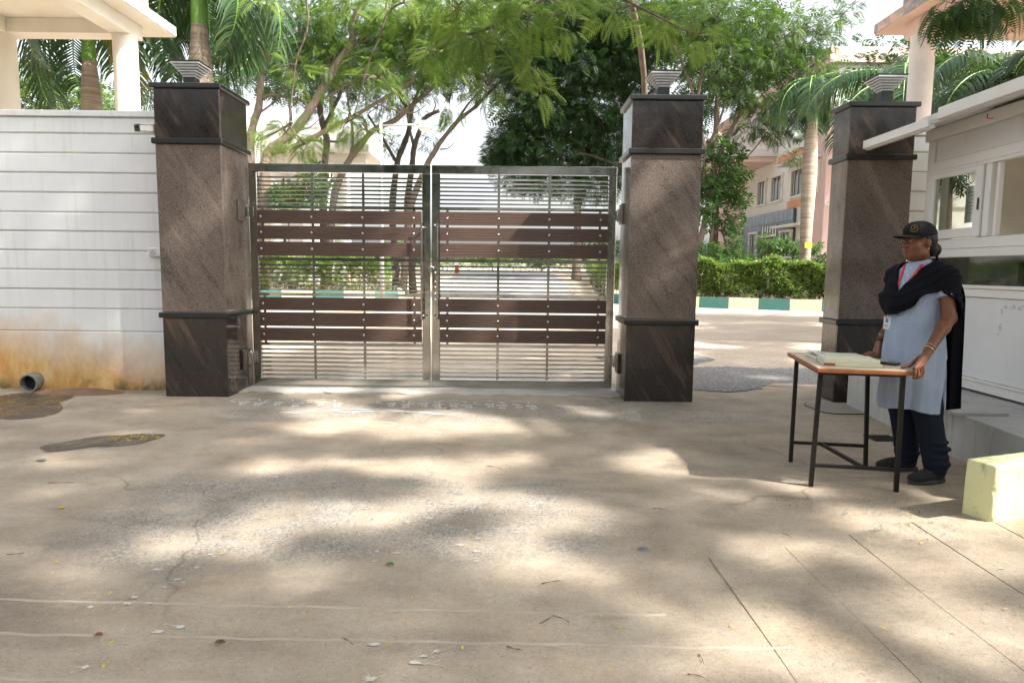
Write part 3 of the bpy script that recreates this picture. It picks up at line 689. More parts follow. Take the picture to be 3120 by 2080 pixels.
# manhole lid and grate by the right-hand pillar
mh = [(2.98, 6.84), (3.02, 6.50), (3.12, 6.43), (3.46, 6.45), (3.53, 6.55), (3.53, 7.0), (3.05, 7.0)]
simple('manhole_cement', (.29, .26, .22), (.22, .2, .17), 6, .9, .4, 40)
mo = empty('manhole_cover', (3.25, 6.7, 0), 'concrete manhole cover at the foot of the pillar beside the booth', 'manhole cover')
flat('rim', mh, .002, 'black_iron', mo, .004)
flat('lid', [(3.25+(x-3.25)*.95, 6.7+(y-6.7)*.95) for x, y in mh], .004, 'manhole_cement', mo, .005)
gr = empty('drain_grate', (3.04, 5.5, 0), 'small rusty floor grate beside the booth plinth', 'grate')
MB().box(2.94, 3.16, 5.40, 5.60, -.02, .002).build('pit', 'mud_wet', gr)
for i in range(7): MB().box(2.945+i*.032, 2.961+i*.032, 5.40, 5.60, .003, .009).build('grate_bar', 'black_iron', gr)

# wall fittings
cm = empty('security_camera', (-3.62, 7.0, 2.70), 'white bullet security camera fixed beside the granite pillar', 'security camera')
box('bracket', 'white_paint', cm, -3.66, -3.60, 7.06, 7.30, 2.66, 2.78, c=.006)
m = MB().box(-.04, .04, -.13, .10, -.036, .036, c=.012); b_ = m.build('housing', 'white_paint', None); b_.parent = cm; b_.rotation_euler = (R(8), 0, R(-18)); b_.location = (-.03, -.02, 0)
m = MB().box(-.034, .034, -.136, -.129, -.031, .031, c=.003); m.build('lens_face', 'black_plastic', None).parent = b_
l_ = MB().lathe([(.014, 0), (.012, .006)], seg=16).build('lens', 'window_dark', None)
l_.parent = b_; l_.rotation_euler = (R(90), 0, 0); l_.location = (0, -.136, .008)
MB().box(-.045, .045, -.145, .06, .037, .043, c=.002).build('sun_shield', 'white_paint', None).parent = b_
sk = empty('power_socket', (-3.78, 7.31, 1.49), 'white electric socket box on the wall beside the pillar', 'socket')
box('socket_box', 'white_paint', sk, -3.86, -3.70, 7.275, 7.318, 1.445, 1.535, c=.006)
box('socket_face', 'lamp_grey', sk, -3.845, -3.775, 7.271, 7.2745, 1.46, 1.52, c=.001)
for dx, dz in ((-.012, -.012), (.012, -.012), (0, .012)): box('socket_hole', 'black_plastic', sk, -3.81+dx-.004, -3.81+dx+.004, 7.2695, 7.2705, 1.49+dz-.004, 1.49+dz+.004, c=0)
box('switch', 'white_paint', sk, -3.745, -3.72, 7.267, 7.274, 1.475, 1.505, c=.002)

# ------------------------------------------------------------------ guard booth on its plinth
pl = empty('booth_plinth', (3.9, 5, 0), 'stained grey concrete plinth under the guard booth', 'plinth')
MB().hexa([(3.20, 3.9, -.05), (6.6, 3.9, -.05), (6.6, 6.9, -.05), (3.44, 6.9, -.05), (3.20, 3.9, .33), (6.6, 3.9, .33), (6.6, 6.9, .33), (3.44, 6.9, .33)]).build('plinth_block', 'plinth_concrete', pl)
MB().hexa([(3.225, 4.86, .331), (3.60, 4.86, .331), (3.60, 6.2, .331), (3.335, 6.2, .331), (3.225, 4.86, .352), (3.60, 4.86, .352), (3.60, 6.2, .352), (3.335, 6.2, .352)]).build('cover_slab', 'plinth_concrete', pl)
bt = empty('guard_booth', (5.0, 5.0, .35), 'white plastic-panelled guard booth with sliding windows and eaves', 'booth')
YB, YF, BX = 6.75, 3.3, 4.0
U = lambda name, *a, c=.004, p=bt, m='upvc_white': box(name, m, p, *a, c=c)
U('corner_post', BX, BX+.07, YB-.10, YB, .352, 2.78)
U('sill_rail', BX, BX+.06, YF, YB-.10, .352, .43)
U('sill_rail', BX-.012, BX+.05, YF, YB-.10, .431, .452, c=.003)
box('lower_panel', 'booth_panel', bt, BX+.012, BX+.05, YF, YB-.10, .455, 1.15, c=.002)
U('mid_rail', BX-.004, BX+.06, YF, YB-.10, 1.155, 1.225)
U('mid_rail', BX-.016, BX+.06, YF, YB-.10, 1.226, 1.256)
U('mid_rail', BX-.012, BX+.06, YF, YB-.10, 1.50, 1.575)
U('mid_rail', BX, BX+.06, YF, YB-.10, 1.577, 1.667)
pane = box('lower_pane', 'booth_glass_dark', bt, BX+.022, BX+.027, YF, YB-.10, 1.257, 1.499, c=0)
box('header_panel', 'booth_panel', bt, BX+.008, BX+.05, YF, YB-.125, 2.402, 2.64, c=.002)
U('head_rail', BX, BX+.06, YF, YB-.10, 2.312, 2.40)
U('head_rail', BX-.006, BX+.06, YF, YB-.10, 2.28, 2.31, c=.003)
U('head_rail', BX-.003, BX+.06, YF, YB-.10, 2.641, 2.70)
# sliding sash
sash = U('sash', BX-.022, BX+.03, 5.91, 6.005, 1.67, 2.279, c=.006)
U('sash_stile', BX-.022, BX+.03, 6.585, 6.665, 1.67, 2.279, c=.006, p=sash)
U('sash_rail', BX-.0215, BX+.03, 6.006, 6.584, 2.235, 2.279, c=.006, p=sash)
U('sash_rail', BX-.0215, BX+.03, 6.006, 6.584, 1.67, 1.755, c=.006, p=sash)
box('pane', 'booth_glass', sash, BX+.0, BX+.005, 6.006, 6.584, 1.756, 2.234, c=0)
box('handle', 'black_plastic', sash, BX-.03, BX-.0225, 5.93, 5.95, 1.90, 2.0, c=.002)
U('mullion', BX-.004, BX+.06, 5.83, 5.905, 1.67, 2.279)
U('mullion', BX+.02, BX+.06, 5.765, 5.80, 1.67, 2.279)
box('notice', 'white_paint', sash, BX+.012, BX+.014, 6.02, 6.16, 1.80, 2.12, c=0)
for i in range(7): box('notice_line', 'pebble', sash, BX+.0108, BX+.0115, 6.035, 6.13-.02*(i % 3), 2.06-.03*i, 2.066-.03*i, c=0)
# inside and hidden sides
simple('booth_inside', (.66, .61, .52), None, 2, .8)
box('back_wall', 'booth_inside', bt, BX+1.55, BX+1.6, YF, YB, .352, 1.1, c=0)
box('back_wall', 'booth_inside', bt, BX+1.55, BX+1.6, YF, YB, 2.301, 2.7, c=0)
box('back_wall', 'booth_inside', bt, BX+1.55, BX+1.6, 6.05, YB, 1.101, 2.30, c=0)
box('end_wall', 'booth_inside', bt, BX+.071, BX+1.55, YB-.06, YB-.01, .352, 1.68, c=0)
box('end_wall', 'booth_inside', bt, BX+.071, BX+1.55, YB-.06, YB-.01, 2.31, 2.7, c=0)
box('end_wall', 'booth_inside', bt, BX+.52, BX+1.55, YB-.06, YB-.01, 1.681, 2.309, c=0)
box('end_mullion', 'upvc_white', bt, BX+.14, BX+.19, YB-.055, YB-.015, 1.681, 2.309, c=.003)
box('end_wall', 'booth_panel', bt, BX+.061, BX+1.55, YF, YF+.05, .352, 1.1, c=0)
box('end_wall', 'booth_panel', bt, BX+.061, BX+1.55, YF, YF+.05, 2.301, 2.7, c=0)
box('floor', 'booth_inside', bt, BX+.061, BX+1.549, YF+.051, YB-.061, .353, .40, c=0)
U('roof', BX-.02, BX+1.75, YF-.1, YB+.12, 2.78, 2.86, c=.01)
U('ceiling', BX+.062, BX+1.549, YF+.051, YB-.061, 2.701, 2.73, c=0)
# eaves in two lengths
def eave(ya, yb, zo, zi, xo):
    return MB().hexa([(xo, ya, zo), (BX-.001, ya, zi), (BX-.001, yb, zi), (xo, yb, zo), (xo, ya, zo+.035), (BX-.001, ya, zi+.05), (BX-.001, yb, zi+.05), (xo, yb, zo+.035)])
eave(5.885, 6.95, 2.595, 2.72, 3.485).build('eave_board', 'upvc_white', bt)
eave(YF-.1, 5.87, 2.655, 2.74, 3.56).build('eave_board', 'upvc_white', bt)
U('eave_lip', 3.462, 3.4845, 5.885, 6.95, 2.572, 2.65, c=.004)
U('eave_lip', 3.485, 3.53, 5.885, 6.95, 2.560, 2.592, c=.004)
U('eave_lip', 3.53, 3.5585, YF-.1, 5.87, 2.63, 2.725, c=.006)
U('eave_lip', 3.559, 3.62, YF-.1, 5.87, 2.622, 2.652, c=.004)
U('fascia', BX-.045, BX-.002, YF, YB-.01, 2.60, 2.705, c=.004)
MB().tube([(3.95, 5.87, 2.68), (3.94, 5.86, 2.65), (3.935, 5.84, 2.635), (3.95, 5.80, 2.63)], .004, 6).build('loose_cable', 'red_paint', bt, True)
# marks of torn-off posters
r = random.Random(5)
for i in range(34):
    yy, zz = [(5.60+r.uniform(-.014, .014), 1.07-r.random()*.26), (5.56-r.random()*.26, 1.09+r.uniform(-.012, .018)), (5.25+r.uniform(-.014, .014), 1.05-r.random()*.2)][i % 3]
    s = r.uniform(.004, .013); pts = [(BX+.0114-.00008*i, yy+s*(1.9 if i % 3 == 1 else 1)*r.uniform(.4, 1.1)*math.cos(a*.7), zz+1.5*s*r.uniform(.4, 1.1)*math.sin(a*.7)) for a in range(9)]
    MB().add(pts, [tuple(range(9))]).build('glue_mark', 'glue_mark', bt)
# clutter seen through the low pane
simple('chair_black', (.012, .012, .014), None, 20, .5)
simple('monitor_dark', (.02, .022, .024), None, 20, .4)
ds = empty('booth_desk', (4.5, 5.3, .4), 'narrow desk behind the low pane inside the booth', 'desk')
box('desk_top', 'booth_inside', ds, 4.15, 4.65, 4.0, 6.5, 1.18, 1.21)
for yy in (4.1, 6.4): box('desk_leg', 'booth_inside', ds, 4.2, 4.6, yy-.02, yy+.02, .401, 1.179)
mn = empty('monitor', (4.40, 5.78, 1.21), 'small black monitor on the desk behind the low pane', 'monitor')
box('screen', 'monitor_dark', mn, 4.36, 4.39, 5.64, 5.93, 1.27, 1.46, c=.006); box('monitor_foot', 'monitor_dark', mn, 4.33, 4.46, 5.72, 5.85, 1.2105, 1.225); box('neck', 'monitor_dark', mn, 4.391, 4.415, 5.76, 5.81, 1.2255, 1.33)
ch = empty('office_chair', (4.95, 5.2, .4), 'black office chair behind the low pane inside the booth', 'chair')
box('backrest', 'chair_black', ch, 4.9, 4.98, 5.0, 5.45, 1.0, 1.75, c=.04); box('seat', 'chair_black', ch, 4.75, 5.2, 4.98, 5.47, .82, .9, c=.03)
MB().tube([(4.97, 5.22, .46), (4.97, 5.22, .82)], .03, 10).build('gas_lift', 'chair_black', ch, True)
for i in range(5):
    a = i*1.2566; MB().tube([(4.97, 5.22, .47), (4.97+.27*math.cos(a), 5.22+.27*math.sin(a), .425)], .02, 8).build('foot_arm', 'chair_black', ch, True)

# ------------------------------------------------------------------ desk, registers, phone
simple('desk_laminate', (.60, .50, .36), (.54, .44, .31), 3, .4)
simple('desk_edge', (.36, .135, .055), (.25, .085, .035), 14, .4)
simple('cover_cream', (.64, .63, .47), (.58, .57, .42), 4, .5)
simple('paper', (.72, .71, .68), (.62, .61, .58), 50, .9)
simple('cloth_red', (.34, .06, .035), None, 30, .7)
simple('phone_maroon', (.055, .022, .026), None, 10, .35)
simple('label_white', (.75, .76, .80), None, 30, .6); simple('print_grey', (.10, .10, .14), None, 30, .7)
TA = R(-10); TC = (2.20, 4.44); TZ = .775
ct, st = math.cos(TA), math.sin(TA)
def T(u, v): return (TC[0]+u*ct-v*st, TC[1]+u*st+v*ct)
desk = empty('desk', (*TC, 0), 'small desk with wood-edged top on black iron legs', 'desk')
hw, hd = .288, .41
def rbox(name, mat, parent, u0, u1, v0, v1, z0, z1, c=.003, rot=TA, ctr=TC):
    m = MB().box(ctr[0]+u0, ctr[0]+u1, ctr[1]+v0, ctr[1]+v1, z0, z1, c=c); m.rot(rot, ctr); return m.build(name, mat, parent)
rbox('table_top', 'desk_laminate', desk, -hw+.013, hw-.013, -hd+.013, hd-.013, TZ-.022, TZ, c=.001)
rbox('edge_strip', 'desk_edge', desk, -hw, hw, -hd, -hd+.0125, TZ-.027, TZ+.001, c=.006)
rbox('edge_strip', 'desk_edge', desk, -hw, hw, hd-.0125, hd, TZ-.027, TZ+.001, c=.006)
rbox('edge_strip', 'desk_edge', desk, -hw, -hw+.0125, -hd+.013, hd-.013, TZ-.027, TZ+.001, c=.006)
rbox('edge_strip', 'desk_edge', desk, hw-.0125, hw, -hd+.013, hd-.013, TZ-.027, TZ+.001, c=.006)
for a in ((-.25, .25, -.305, -.28), (-.25, .25, .33, .355)): rbox('apron', 'black_iron', desk, *a, TZ-.052, TZ-.0225, c=.002)
for a in ((-.25, -.225, -.279, .329), (.225, .25, -.279, .329)): rbox('apron', 'black_iron', desk, *a, TZ-.0515, TZ-.0235, c=.002)
LT = {}
for su, sv, vb, vt in ((-1, -1, -.27, -.292), (1, -1, -.27, -.292), (-1, 1, .30, .342), (1, 1, .30, .342)):
    s = .0125; ub, ut = su*.25, su*.236
    pb = [T(ub+a*s, vb+b*s) for a, b in ((-1, -1), (1, -1), (1, 1), (-1, 1))]; pt = [T(ut+a*s, vt+b*s) for a, b in ((-1, -1), (1, -1), (1, 1), (-1, 1))]
    MB().hexa([(x, y, .0) for x, y in pb]+[(x, y, TZ-.0525) for x, y in pt]).build('leg', 'black_iron', desk)
f = lambda v: -.27-.022*.14/.72 if v < 0 else .30+.042*.19
rbox('stretcher', 'black_iron', desk, -.236, .236, -.2855, -.2635, .13, .152, c=.002)
rbox('stretcher', 'black_iron', desk, -.236, .236, .2975, .3195, .13, .152, c=.002)
a, b = T(.05, -.262), T(-.05, .297)
d = Vector((b[0]-a[0], b[1]-a[1], 0)); n_ = Vector((-d.y, d.x, 0)).normalized()*.011
MB().hexa([(a[0]-n_.x, a[1]-n_.y, .131), (a[0]+n_.x, a[1]+n_.y, .131), (b[0]+n_.x, b[1]+n_.y, .131), (b[0]-n_.x, b[1]-n_.y, .131), (a[0]-n_.x, a[1]-n_.y, .151), (a[0]+n_.x, a[1]+n_.y, .151), (b[0]+n_.x, b[1]+n_.y, .151), (b[0]-n_.x, b[1]-n_.y, .151)][::1]).build('stretcher', 'black_iron', desk)
def book(u, v, w, d, th, z, rot, label, grp, lift=0, spine=False, lab=False):
    x, y = T(u, v); e = empty('register_book', (x, y, z), label, 'book', grp)
    B = lambda nm, mt, u0, u1, v0, v1, z0, z1, c=.001: rbox(nm, mt, e, u0, u1, v0, v1, z0, z1, c, TA+rot, (x, y))
    B('pages', 'paper', -w/2+.004, w/2-.004, -d/2+.006, d/2-.004, z+.003, z+th-.003)
    B('cover', 'cover_cream', -w/2, w/2, -d/2, d/2, z, z+.0028)
    if lift:
        m = MB(); pts = []
        nn = 8
        for i in range(nn+1):
            q = i/nn; xx = -w/2+w*q; zz = z+th-.0025+lift*max(0, (1-q*1.6))**1.6
            pts += [(x+xx, y-d/2, zz), (x+xx, y+d/2, zz)]
        v_ = pts+[(a_, b_, c_+.0026) for a_, b_, c_ in pts]; k = len(pts)
        f_ = []
        for i in range(nn):
            a_ = 2*i; f_ += [(a_, a_+1, a_+3, a_+2), (k+a_, k+a_+2, k+a_+3, k+a_+1), (a_, a_+2, k+a_+2, k+a_), (a_+1, k+a_+1, k+a_+3, a_+3)]
        f_ += [(0, k, k+1, 1), (2*nn, 2*nn+1, k+2*nn+1, k+2*nn)]
        m.add(v_, f_).rot(TA+rot, (x, y)); m.build('cover', 'cover_cream', e)
        if lab:
            m = MB(); q0 = .06; zz = lambda q: z+th+.0009+lift*max(0, (1-q*1.6))**1.6
            vv = []
            for q in (.04, .14, .24, .33): vv += [(x-w/2+w*q, y-d/2+.03, zz(q)), (x-w/2+w*q, y+d/2-.02, zz(q))]
            lb = m.add(vv, [(2*i, 2*i+2, 2*i+3, 2*i+1) for i in range(3)]).rot(TA+rot, (x, y)).build('cover_label', 'label_white', e)
            for k_ in range(2):
                q = .18+.06*k_; m = MB(); vv = [(x-w/2+w*q, y-d/2+.07, zz(q)+.0009), (x-w/2+w*(q+.03), y-d/2+.07, zz(q+.03)+.0009), (x-w/2+w*(q+.03), y+d/2-.06, zz(q+.03)+.0009), (x-w/2+w*q, y+d/2-.06, zz(q)+.0009)]
                m.add(vv, [(0, 1, 2, 3)]).rot(TA+rot, (x, y)).build('label_print', 'print_grey', lb)
    else: B('cover', 'cover_cream', -w/2, w/2, -d/2, d/2, z+th-.0028, z+th)
    B('spine', 'cover_cream', -w/2, w/2, -d/2-.0025, -d/2+.0005, z+.0002, z+th-.0002)
    if spine: B('spine_tape', 'cloth_red', -w/2+.0, -w/2+.065, -d/2-.0032, -d/2+.012, z+.0015, z+th-.0015)
    return e
book(-.035, .13, .33, .25, .024, TZ+.0015, R(2), 'cream register with white cover label, its cover corner lifted', 'register books', lift=.016, lab=True)
book(-.045, -.175, .33, .22, .019, TZ+.0015, R(-3), 'cream register with red spine tape, bottom of the pair by the desk edge', 'register books', spine=True)
book(-.05, -.16, .32, .22, .021, TZ+.0215, R(-1), 'cream register lying on top of the red-taped register', 'register books', lift=.004)
px_, py_ = T(.20, -.10); ph = empty('phone', (px_, py_, TZ), 'dark phone in a maroon flip case on the desk', 'phone')
rbox('phone_body', 'black_plastic', ph, -.075, .075, -.038, .038, TZ+.0015, TZ+.0115, c=.003, rot=TA+R(-38), ctr=(px_, py_))
rbox('case_flap', 'phone_maroon', ph, -.073, .073, -.0365, .0365, TZ+.012, TZ+.0145, c=.001, rot=TA+R(-38), ctr=(px_, py_))
rbox('case_tab', 'phone_maroon', ph, -.02, .01, -.0385, -.02, TZ+.0148, TZ+.017, c=.0005, rot=TA+R(-38), ctr=(px_, py_))

# ------------------------------------------------------------------ porches either side of the gate
def porch(s, xe, xc, zb, zc, wallm, slabm, colm, label, y0=11.2):
    p = empty('porch', (s*9.5, 11.5, 0), label, 'porch')
    q = lambda a, b: sorted((s*a, s*b))
    box('roof_slab', slabm, p, *q(xe, 13), y0, 13.35, zb+.012, zb+.19, c=.01)
    box('soffit', wallm, p, *q(xe+.02, 12.9), y0+.05, 13.33, zb, zb+.0115, c=0)
    box('parapet', slabm, p, *q(xe+.32, 13), y0+.2, 13.0, zb+.191, zb+.95, c=.01)
    for x in (xc, xc+2.15, xc+4.4):
        auto_smooth(MB().lathe([(.2, 0), (.2, zc)], s*x, 12.5, 0, 32).build('column', colm, p), 50)
        box('beam', wallm, p, *q(x-.17, x+.17), y0+.1, 12.78, zc+.001, zb-.001, c=.006)
    for i in range(2): box('beam', wallm, p, *q(xc+.171+2.15*i, xc+1.979+2.15*i), 12.36, 12.72, zc+.002, zb-.002, c=.006)
    return p
porch(-1, 6.36, 6.87, 5.6, 5.35, 'cream_plaster', 'weathered_fascia', 'cream_plaster', 'cream concrete porch on round columns behind the white wall', 8.6)
pr = porch(1, 6.72, 7.17, 5.78, 5.5, 'peach_plaster', 'weathered_peach', 'pale_column', 'peach concrete porch on round columns behind the guard booth', 10.6)
for i in range(3): box('parapet_opening', 'orange_band', pr, 7.025, 7.0385, 11.5+.5*i, 11.78+.5*i, 6.12, 6.42, c=0)

# ------------------------------------------------------------------ buildings beyond 
def window(parent, face, a0, a1, z0, z1, pos, bars=3, frame='upvc_white'):
    """face 'x': wall plane x=pos facing -x, a = y range; 'y': wall plane y=pos facing -y, a = x range"""
    def bx(nm, mt, p, a, b, d0, d1, c0, c1):
        return box(nm, mt, p, pos+d0, pos+d1, a, b, c0, c1, c=0) if face == 'x' else box(nm, mt, p, a, b, pos+d0, pos+d1, c0, c1, c=0)
    w = bx('window', 'window_far', parent, a0, a1, -.012, -.002, z0, z1)
    for i in range(bars): 
        t = a0+(a1-a0)*(i+.5)/bars; bx('window_bar', 'lamp_grey', w, t-.035, t+.035, -.05, -.0125, z0+.05, z1-.05)
    bx('reveal', 'joint_brown' if frame == 'brown' else 'cream_plaster', w, a0-.12, a0-.001, -.10, -.001, z0, z1)
    bx('reveal', 'cream_plaster', w, a1+.001, a1+.12, -.10, -.001, z0, z1)
    bx('sill', 'offwhite_wall', w, a0-.16, a1+.16, -.16, -.001, z0-.12, z0-.001)
    bx('lintel', 'offwhite_wall', w, a0-.16, a1+.16, -.12, -.001, z1+.001, z1+.12)
pk = empty('pink_building', (20, 40, 0), 'pink and white two-storey building with dark stone entrance beyond the hedge', 'building')
box('wall', 'offwhite_wall', pk, 15, 27, 33.5, 52, -.2, 11.2, c=0)
box('wall_panel', 'pink_wall', pk, 14.985, 14.999, 45.1, 51.9, 0, 7.2, c=0)
box('wall_panel', 'pink_wall', pk, 14.985, 14.999, 33.55, 34.6, 0, 9.0, c=0)
box('wall_panel', 'orange_band', pk, 14.98, 14.998, 34.65, 38.0, 4.78, 5.18, c=0)
box('wall_panel', 'orange_band', pk, 14.98, 14.998, 34.65, 35.6, 3.3, 3.9, c=0)
box('wall_panel', 'orange_band', pk, 14.98, 14.998, 36.0, 39.6, 7.35, 7.8, c=0)
box('wall_panel', 'pink_wall', pk, 15.0, 15.9, 33.485, 33.499, 2.2, 9.3, c=0)
box('wall_panel', 'orange_band', pk, 15.0, 15.5, 33.484, 33.498, .2, 2.18, c=0)
box('string_course', 'offwhite_wall', pk, 15.0, 27, 33.40, 33.499, 4.55, 4.68, c=0)
en = box('entrance', 'dark_stone_cladding', pk, 14.86, 14.979, 36.7, 44.9, -.1, 4.72, c=.01)
box('stone_beam', 'dark_stone_cladding', en, 14.80, 14.859, 36.65, 44.95, 4.1, 4.74, c=.01)
dr = box('doorway', 'window_dark', en, 14.848, 14.859, 38.9, 41.3, -.1, 4.05, c=0)
box('door_leaf', 'joint_brown', dr, 14.82, 14.847, 39.5, 40.3, 0, 3.3, c=0); box('door_leaf', 'pink_wall', dr, 14.81, 14.8195, 39.62, 40.2, .2, 1.6, c=0)
for i in range(6): box('fanlight_bar', 'upvc_white', dr, 14.82, 14.847, 39.0+.4*i, 39.12+.4*i, 3.5, 4.0, c=0)
box('fanlight_bar', 'upvc_white', dr, 14.815, 14.8195, 38.9, 41.3, 3.38, 3.48, c=0)
window(en, 'x', 42.0, 43.2, 2.25, 3.65, 14.86, 2); window(en, 'x', 36.85, 38.2, 2.2, 3.5, 14.86, 3)
for a, b in ((41.3, 42.5), (38.8, 40.3), (35.95, 37.4), (34.2, 35.4)): window(pk, 'x', a, b, 5.38, 6.72, 15, 3)
for a, b in ((42.5, 44), (39.5, 41.0), (35.95, 37.4)): window(pk, 'x', a, b, 9.4, 10.8, 15, 3)
window(pk, 'x', 34.9, 35.8, 1.6, 3.1, 15, 2)
box('sunshade', 'offwhite_wall', pk, 14.1, 14.999, 34.0, 37.7, 6.95, 7.08, c=0)
box('sunshade', 'offwhite_wall', pk, 14.3, 14.999, 34.6, 38.3, 3.72, 3.84, c=0)
box('balcony_slab', 'offwhite_wall', pk, 11.6, 14.999, 39.8, 51, 7.9, 8.3, c=0)
box('balcony_soffit', 'peach_plaster', pk, 11.7, 14.998, 39.9, 50.9, 7.6, 7.899, c=0)
box('balcony_rail', 'pink_wall', pk, 11.6, 11.8, 39.8, 51, 8.301, 9.2, c=0)
box('parapet', 'pink_wall', pk, 14.8, 27, 33.3, 52, 11.2, 11.9, c=0)
MB().tube([(16.4, 33.44, 9), (16.4, 33.44, 4.8), (16.3, 33.38, 3.9), (16.35, 33.4, 2.5), (16.1, 33.4, 1.2)], .03, 6).build('cable', 'galvanised', pk, True)

cb = empty('cream_building', (-16, 44, 0), 'white building with dark windows and pale porch behind the leaning trees', 'building')
box('wall', 'white_wall_far', cb, -30, -12.2, 40, 52, -.1, 9.6, c=0)
box('porch_slab', 'cream_plaster', cb, -13.4, -7.6, 36.5, 43, 7.35, 7.75, c=.02)
box('porch_parapet', 'weathered_fascia', cb, -13.3, -8.0, 36.8, 42.8, 7.76, 8.7, c=.02)
box('porch_beam', 'cream_plaster', cb, -13.3, -7.9, 37.2, 37.7, 6.9, 7.349, c=.01)
for x in (-9.35, -12.9): auto_smooth(MB().lathe([(.36, 0), (.36, 6.9)], x, 37.45, 0, 24).build('column', 'cream_plaster', cb))
for i in range(4):
    for z0 in (1.2, 4.6): window(cb, 'y', -17.2+1.25*i-.4*(i//2), -16.5+1.25*i-.4*(i//2), z0, z0+1.9, 40, 2)

# ------------------------------------------------------------------ kerbs, lamp post, bollard
def kerb(pts, label, step=1.0, h=.4, th=.22, first=0, step_z=gz):
    k = empty('painted_kerb', (*pts[0], step_z(pts[0][1])), label, 'kerb'); i = first
    P = [Vector((*p, 0)) for p in pts]
    for a, b in zip(P[:-1], P[1:]):
        L = (b-a).length; nseg = max(1, round(L/step)); d = (b-a)/nseg; n_ = Vector((-d.y, d.x, 0)).normalized()*th
        for j in range(nseg):
            p, q = a+d*j+d*.006, a+d*(j+1)-d*.006; z0, z1 = step_z(p.y)-.05, step_z(q.y)-.05
            zz = [z0, z1, z1, z0]; c = [p, q, q+n_, p+n_]; ins = n_*.12
            top = [p+ins, q+ins, q+n_-ins, p+n_-ins]
            MB().hexa([(v.x, v.y, z) for v, z in zip(c, zz)]+[(v.x, v.y, z+.05+h) for v, z in zip(top, zz)]).build('kerb_stone', 'kerb_green' if i % 2 else 'kerb_cream', k); i += 1
    return k
kerb([(5.4, 46), (4.3, 30), (4.05, 28.2), (4.5, 26.9), (5.2, 26.1), (6.9, 25.25), (10.7, 23.6), (17, 21.2)], 'green and cream painted kerb in front of the pink building hedge', first=1)
kerb([(-20, 28.6), (-12, 27.95), (-5.6, 27.8), (-4.7, 28.3), (-4.6, 29.3), (-7.5, 42)], 'green and cream painted kerb below the hedge behind the closed gate', step=1.35)
kerb([(-13, 52), (-6.3, 52), (-5.8, 54), (-6, 66)], 'far green and cream kerb beside the inner road', step=2.2)
bl = empty('bollard', (-4.25, 52, gz(52)), 'red bollard with white top standing by the far kerb', 'bollard')
zb = gz(52); auto_smooth(MB().lathe([(.17, 0), (.17, .55), (.16, .58)], -4.25, 52, zb, 20).build('post', 'red_paint', bl)); auto_smooth(MB().lathe([(.16, .581), (.17, .62), (.15, .74), (.05, .8)], -4.25, 52, zb, 20).build('cap', 'white_paint', bl))
lp = empty('street_lamp', (-4.57, 24, 0), 'grey street lamp with one arm and a boxy head behind the gate', 'street lamp')
MB().tube([(-4.57, 24, 0), (-4.57, 24, 6.3)], [.08, .055], 12).build('pole', 'galvanised', lp, True)
MB().tube([(-4.57, 24, 6.18), (-3.05, 24, 6.24)], .035, 10).build('arm', 'galvanised', lp, True)
hd_ = box('lamp_head', 'lamp_grey', lp, -3.28, -2.82, 23.8, 24.2, 6.06, 6.34, c=.04); box('lens', 'white_paint', hd_, -3.22, -2.88, 23.84, 24.16, 6.04, 6.0595, c=0)
wf = empty('low_wall', (0, 78, gz(78)), 'pale low wall far along the inner road', 'wall')
box('wall_body', 'offwhite_wall', wf, -30, 40, 78, 78.3, 1.0, 1.9, c=0); box('coping', 'cream_plaster', wf, -30, 40, 77.9, 78.4, 1.901, 2.0, c=0)
# ------------------------------------------------------------------ the guard
PC = Vector((2.66, 4.49, 0))
Fv = Vector((-.93, -.37, 0)).normalized(); Lv = Vector((-Fv.y, Fv.x, 0))    # forward, her left
assert Lv.y < 0
def Wp(l, f, z): return PC+Lv*l+Fv*f+Vector((0, 0, z))
Fh = Vector((-.985, -.17, 0)).normalized(); Lh = Vector((-Fh.y, Fh.x, 0)); HC = Wp(0, .03, 1.552)
def Hp(l, f, z): return HC+Lh*l+Fh*f+Vector((0, 0, z))

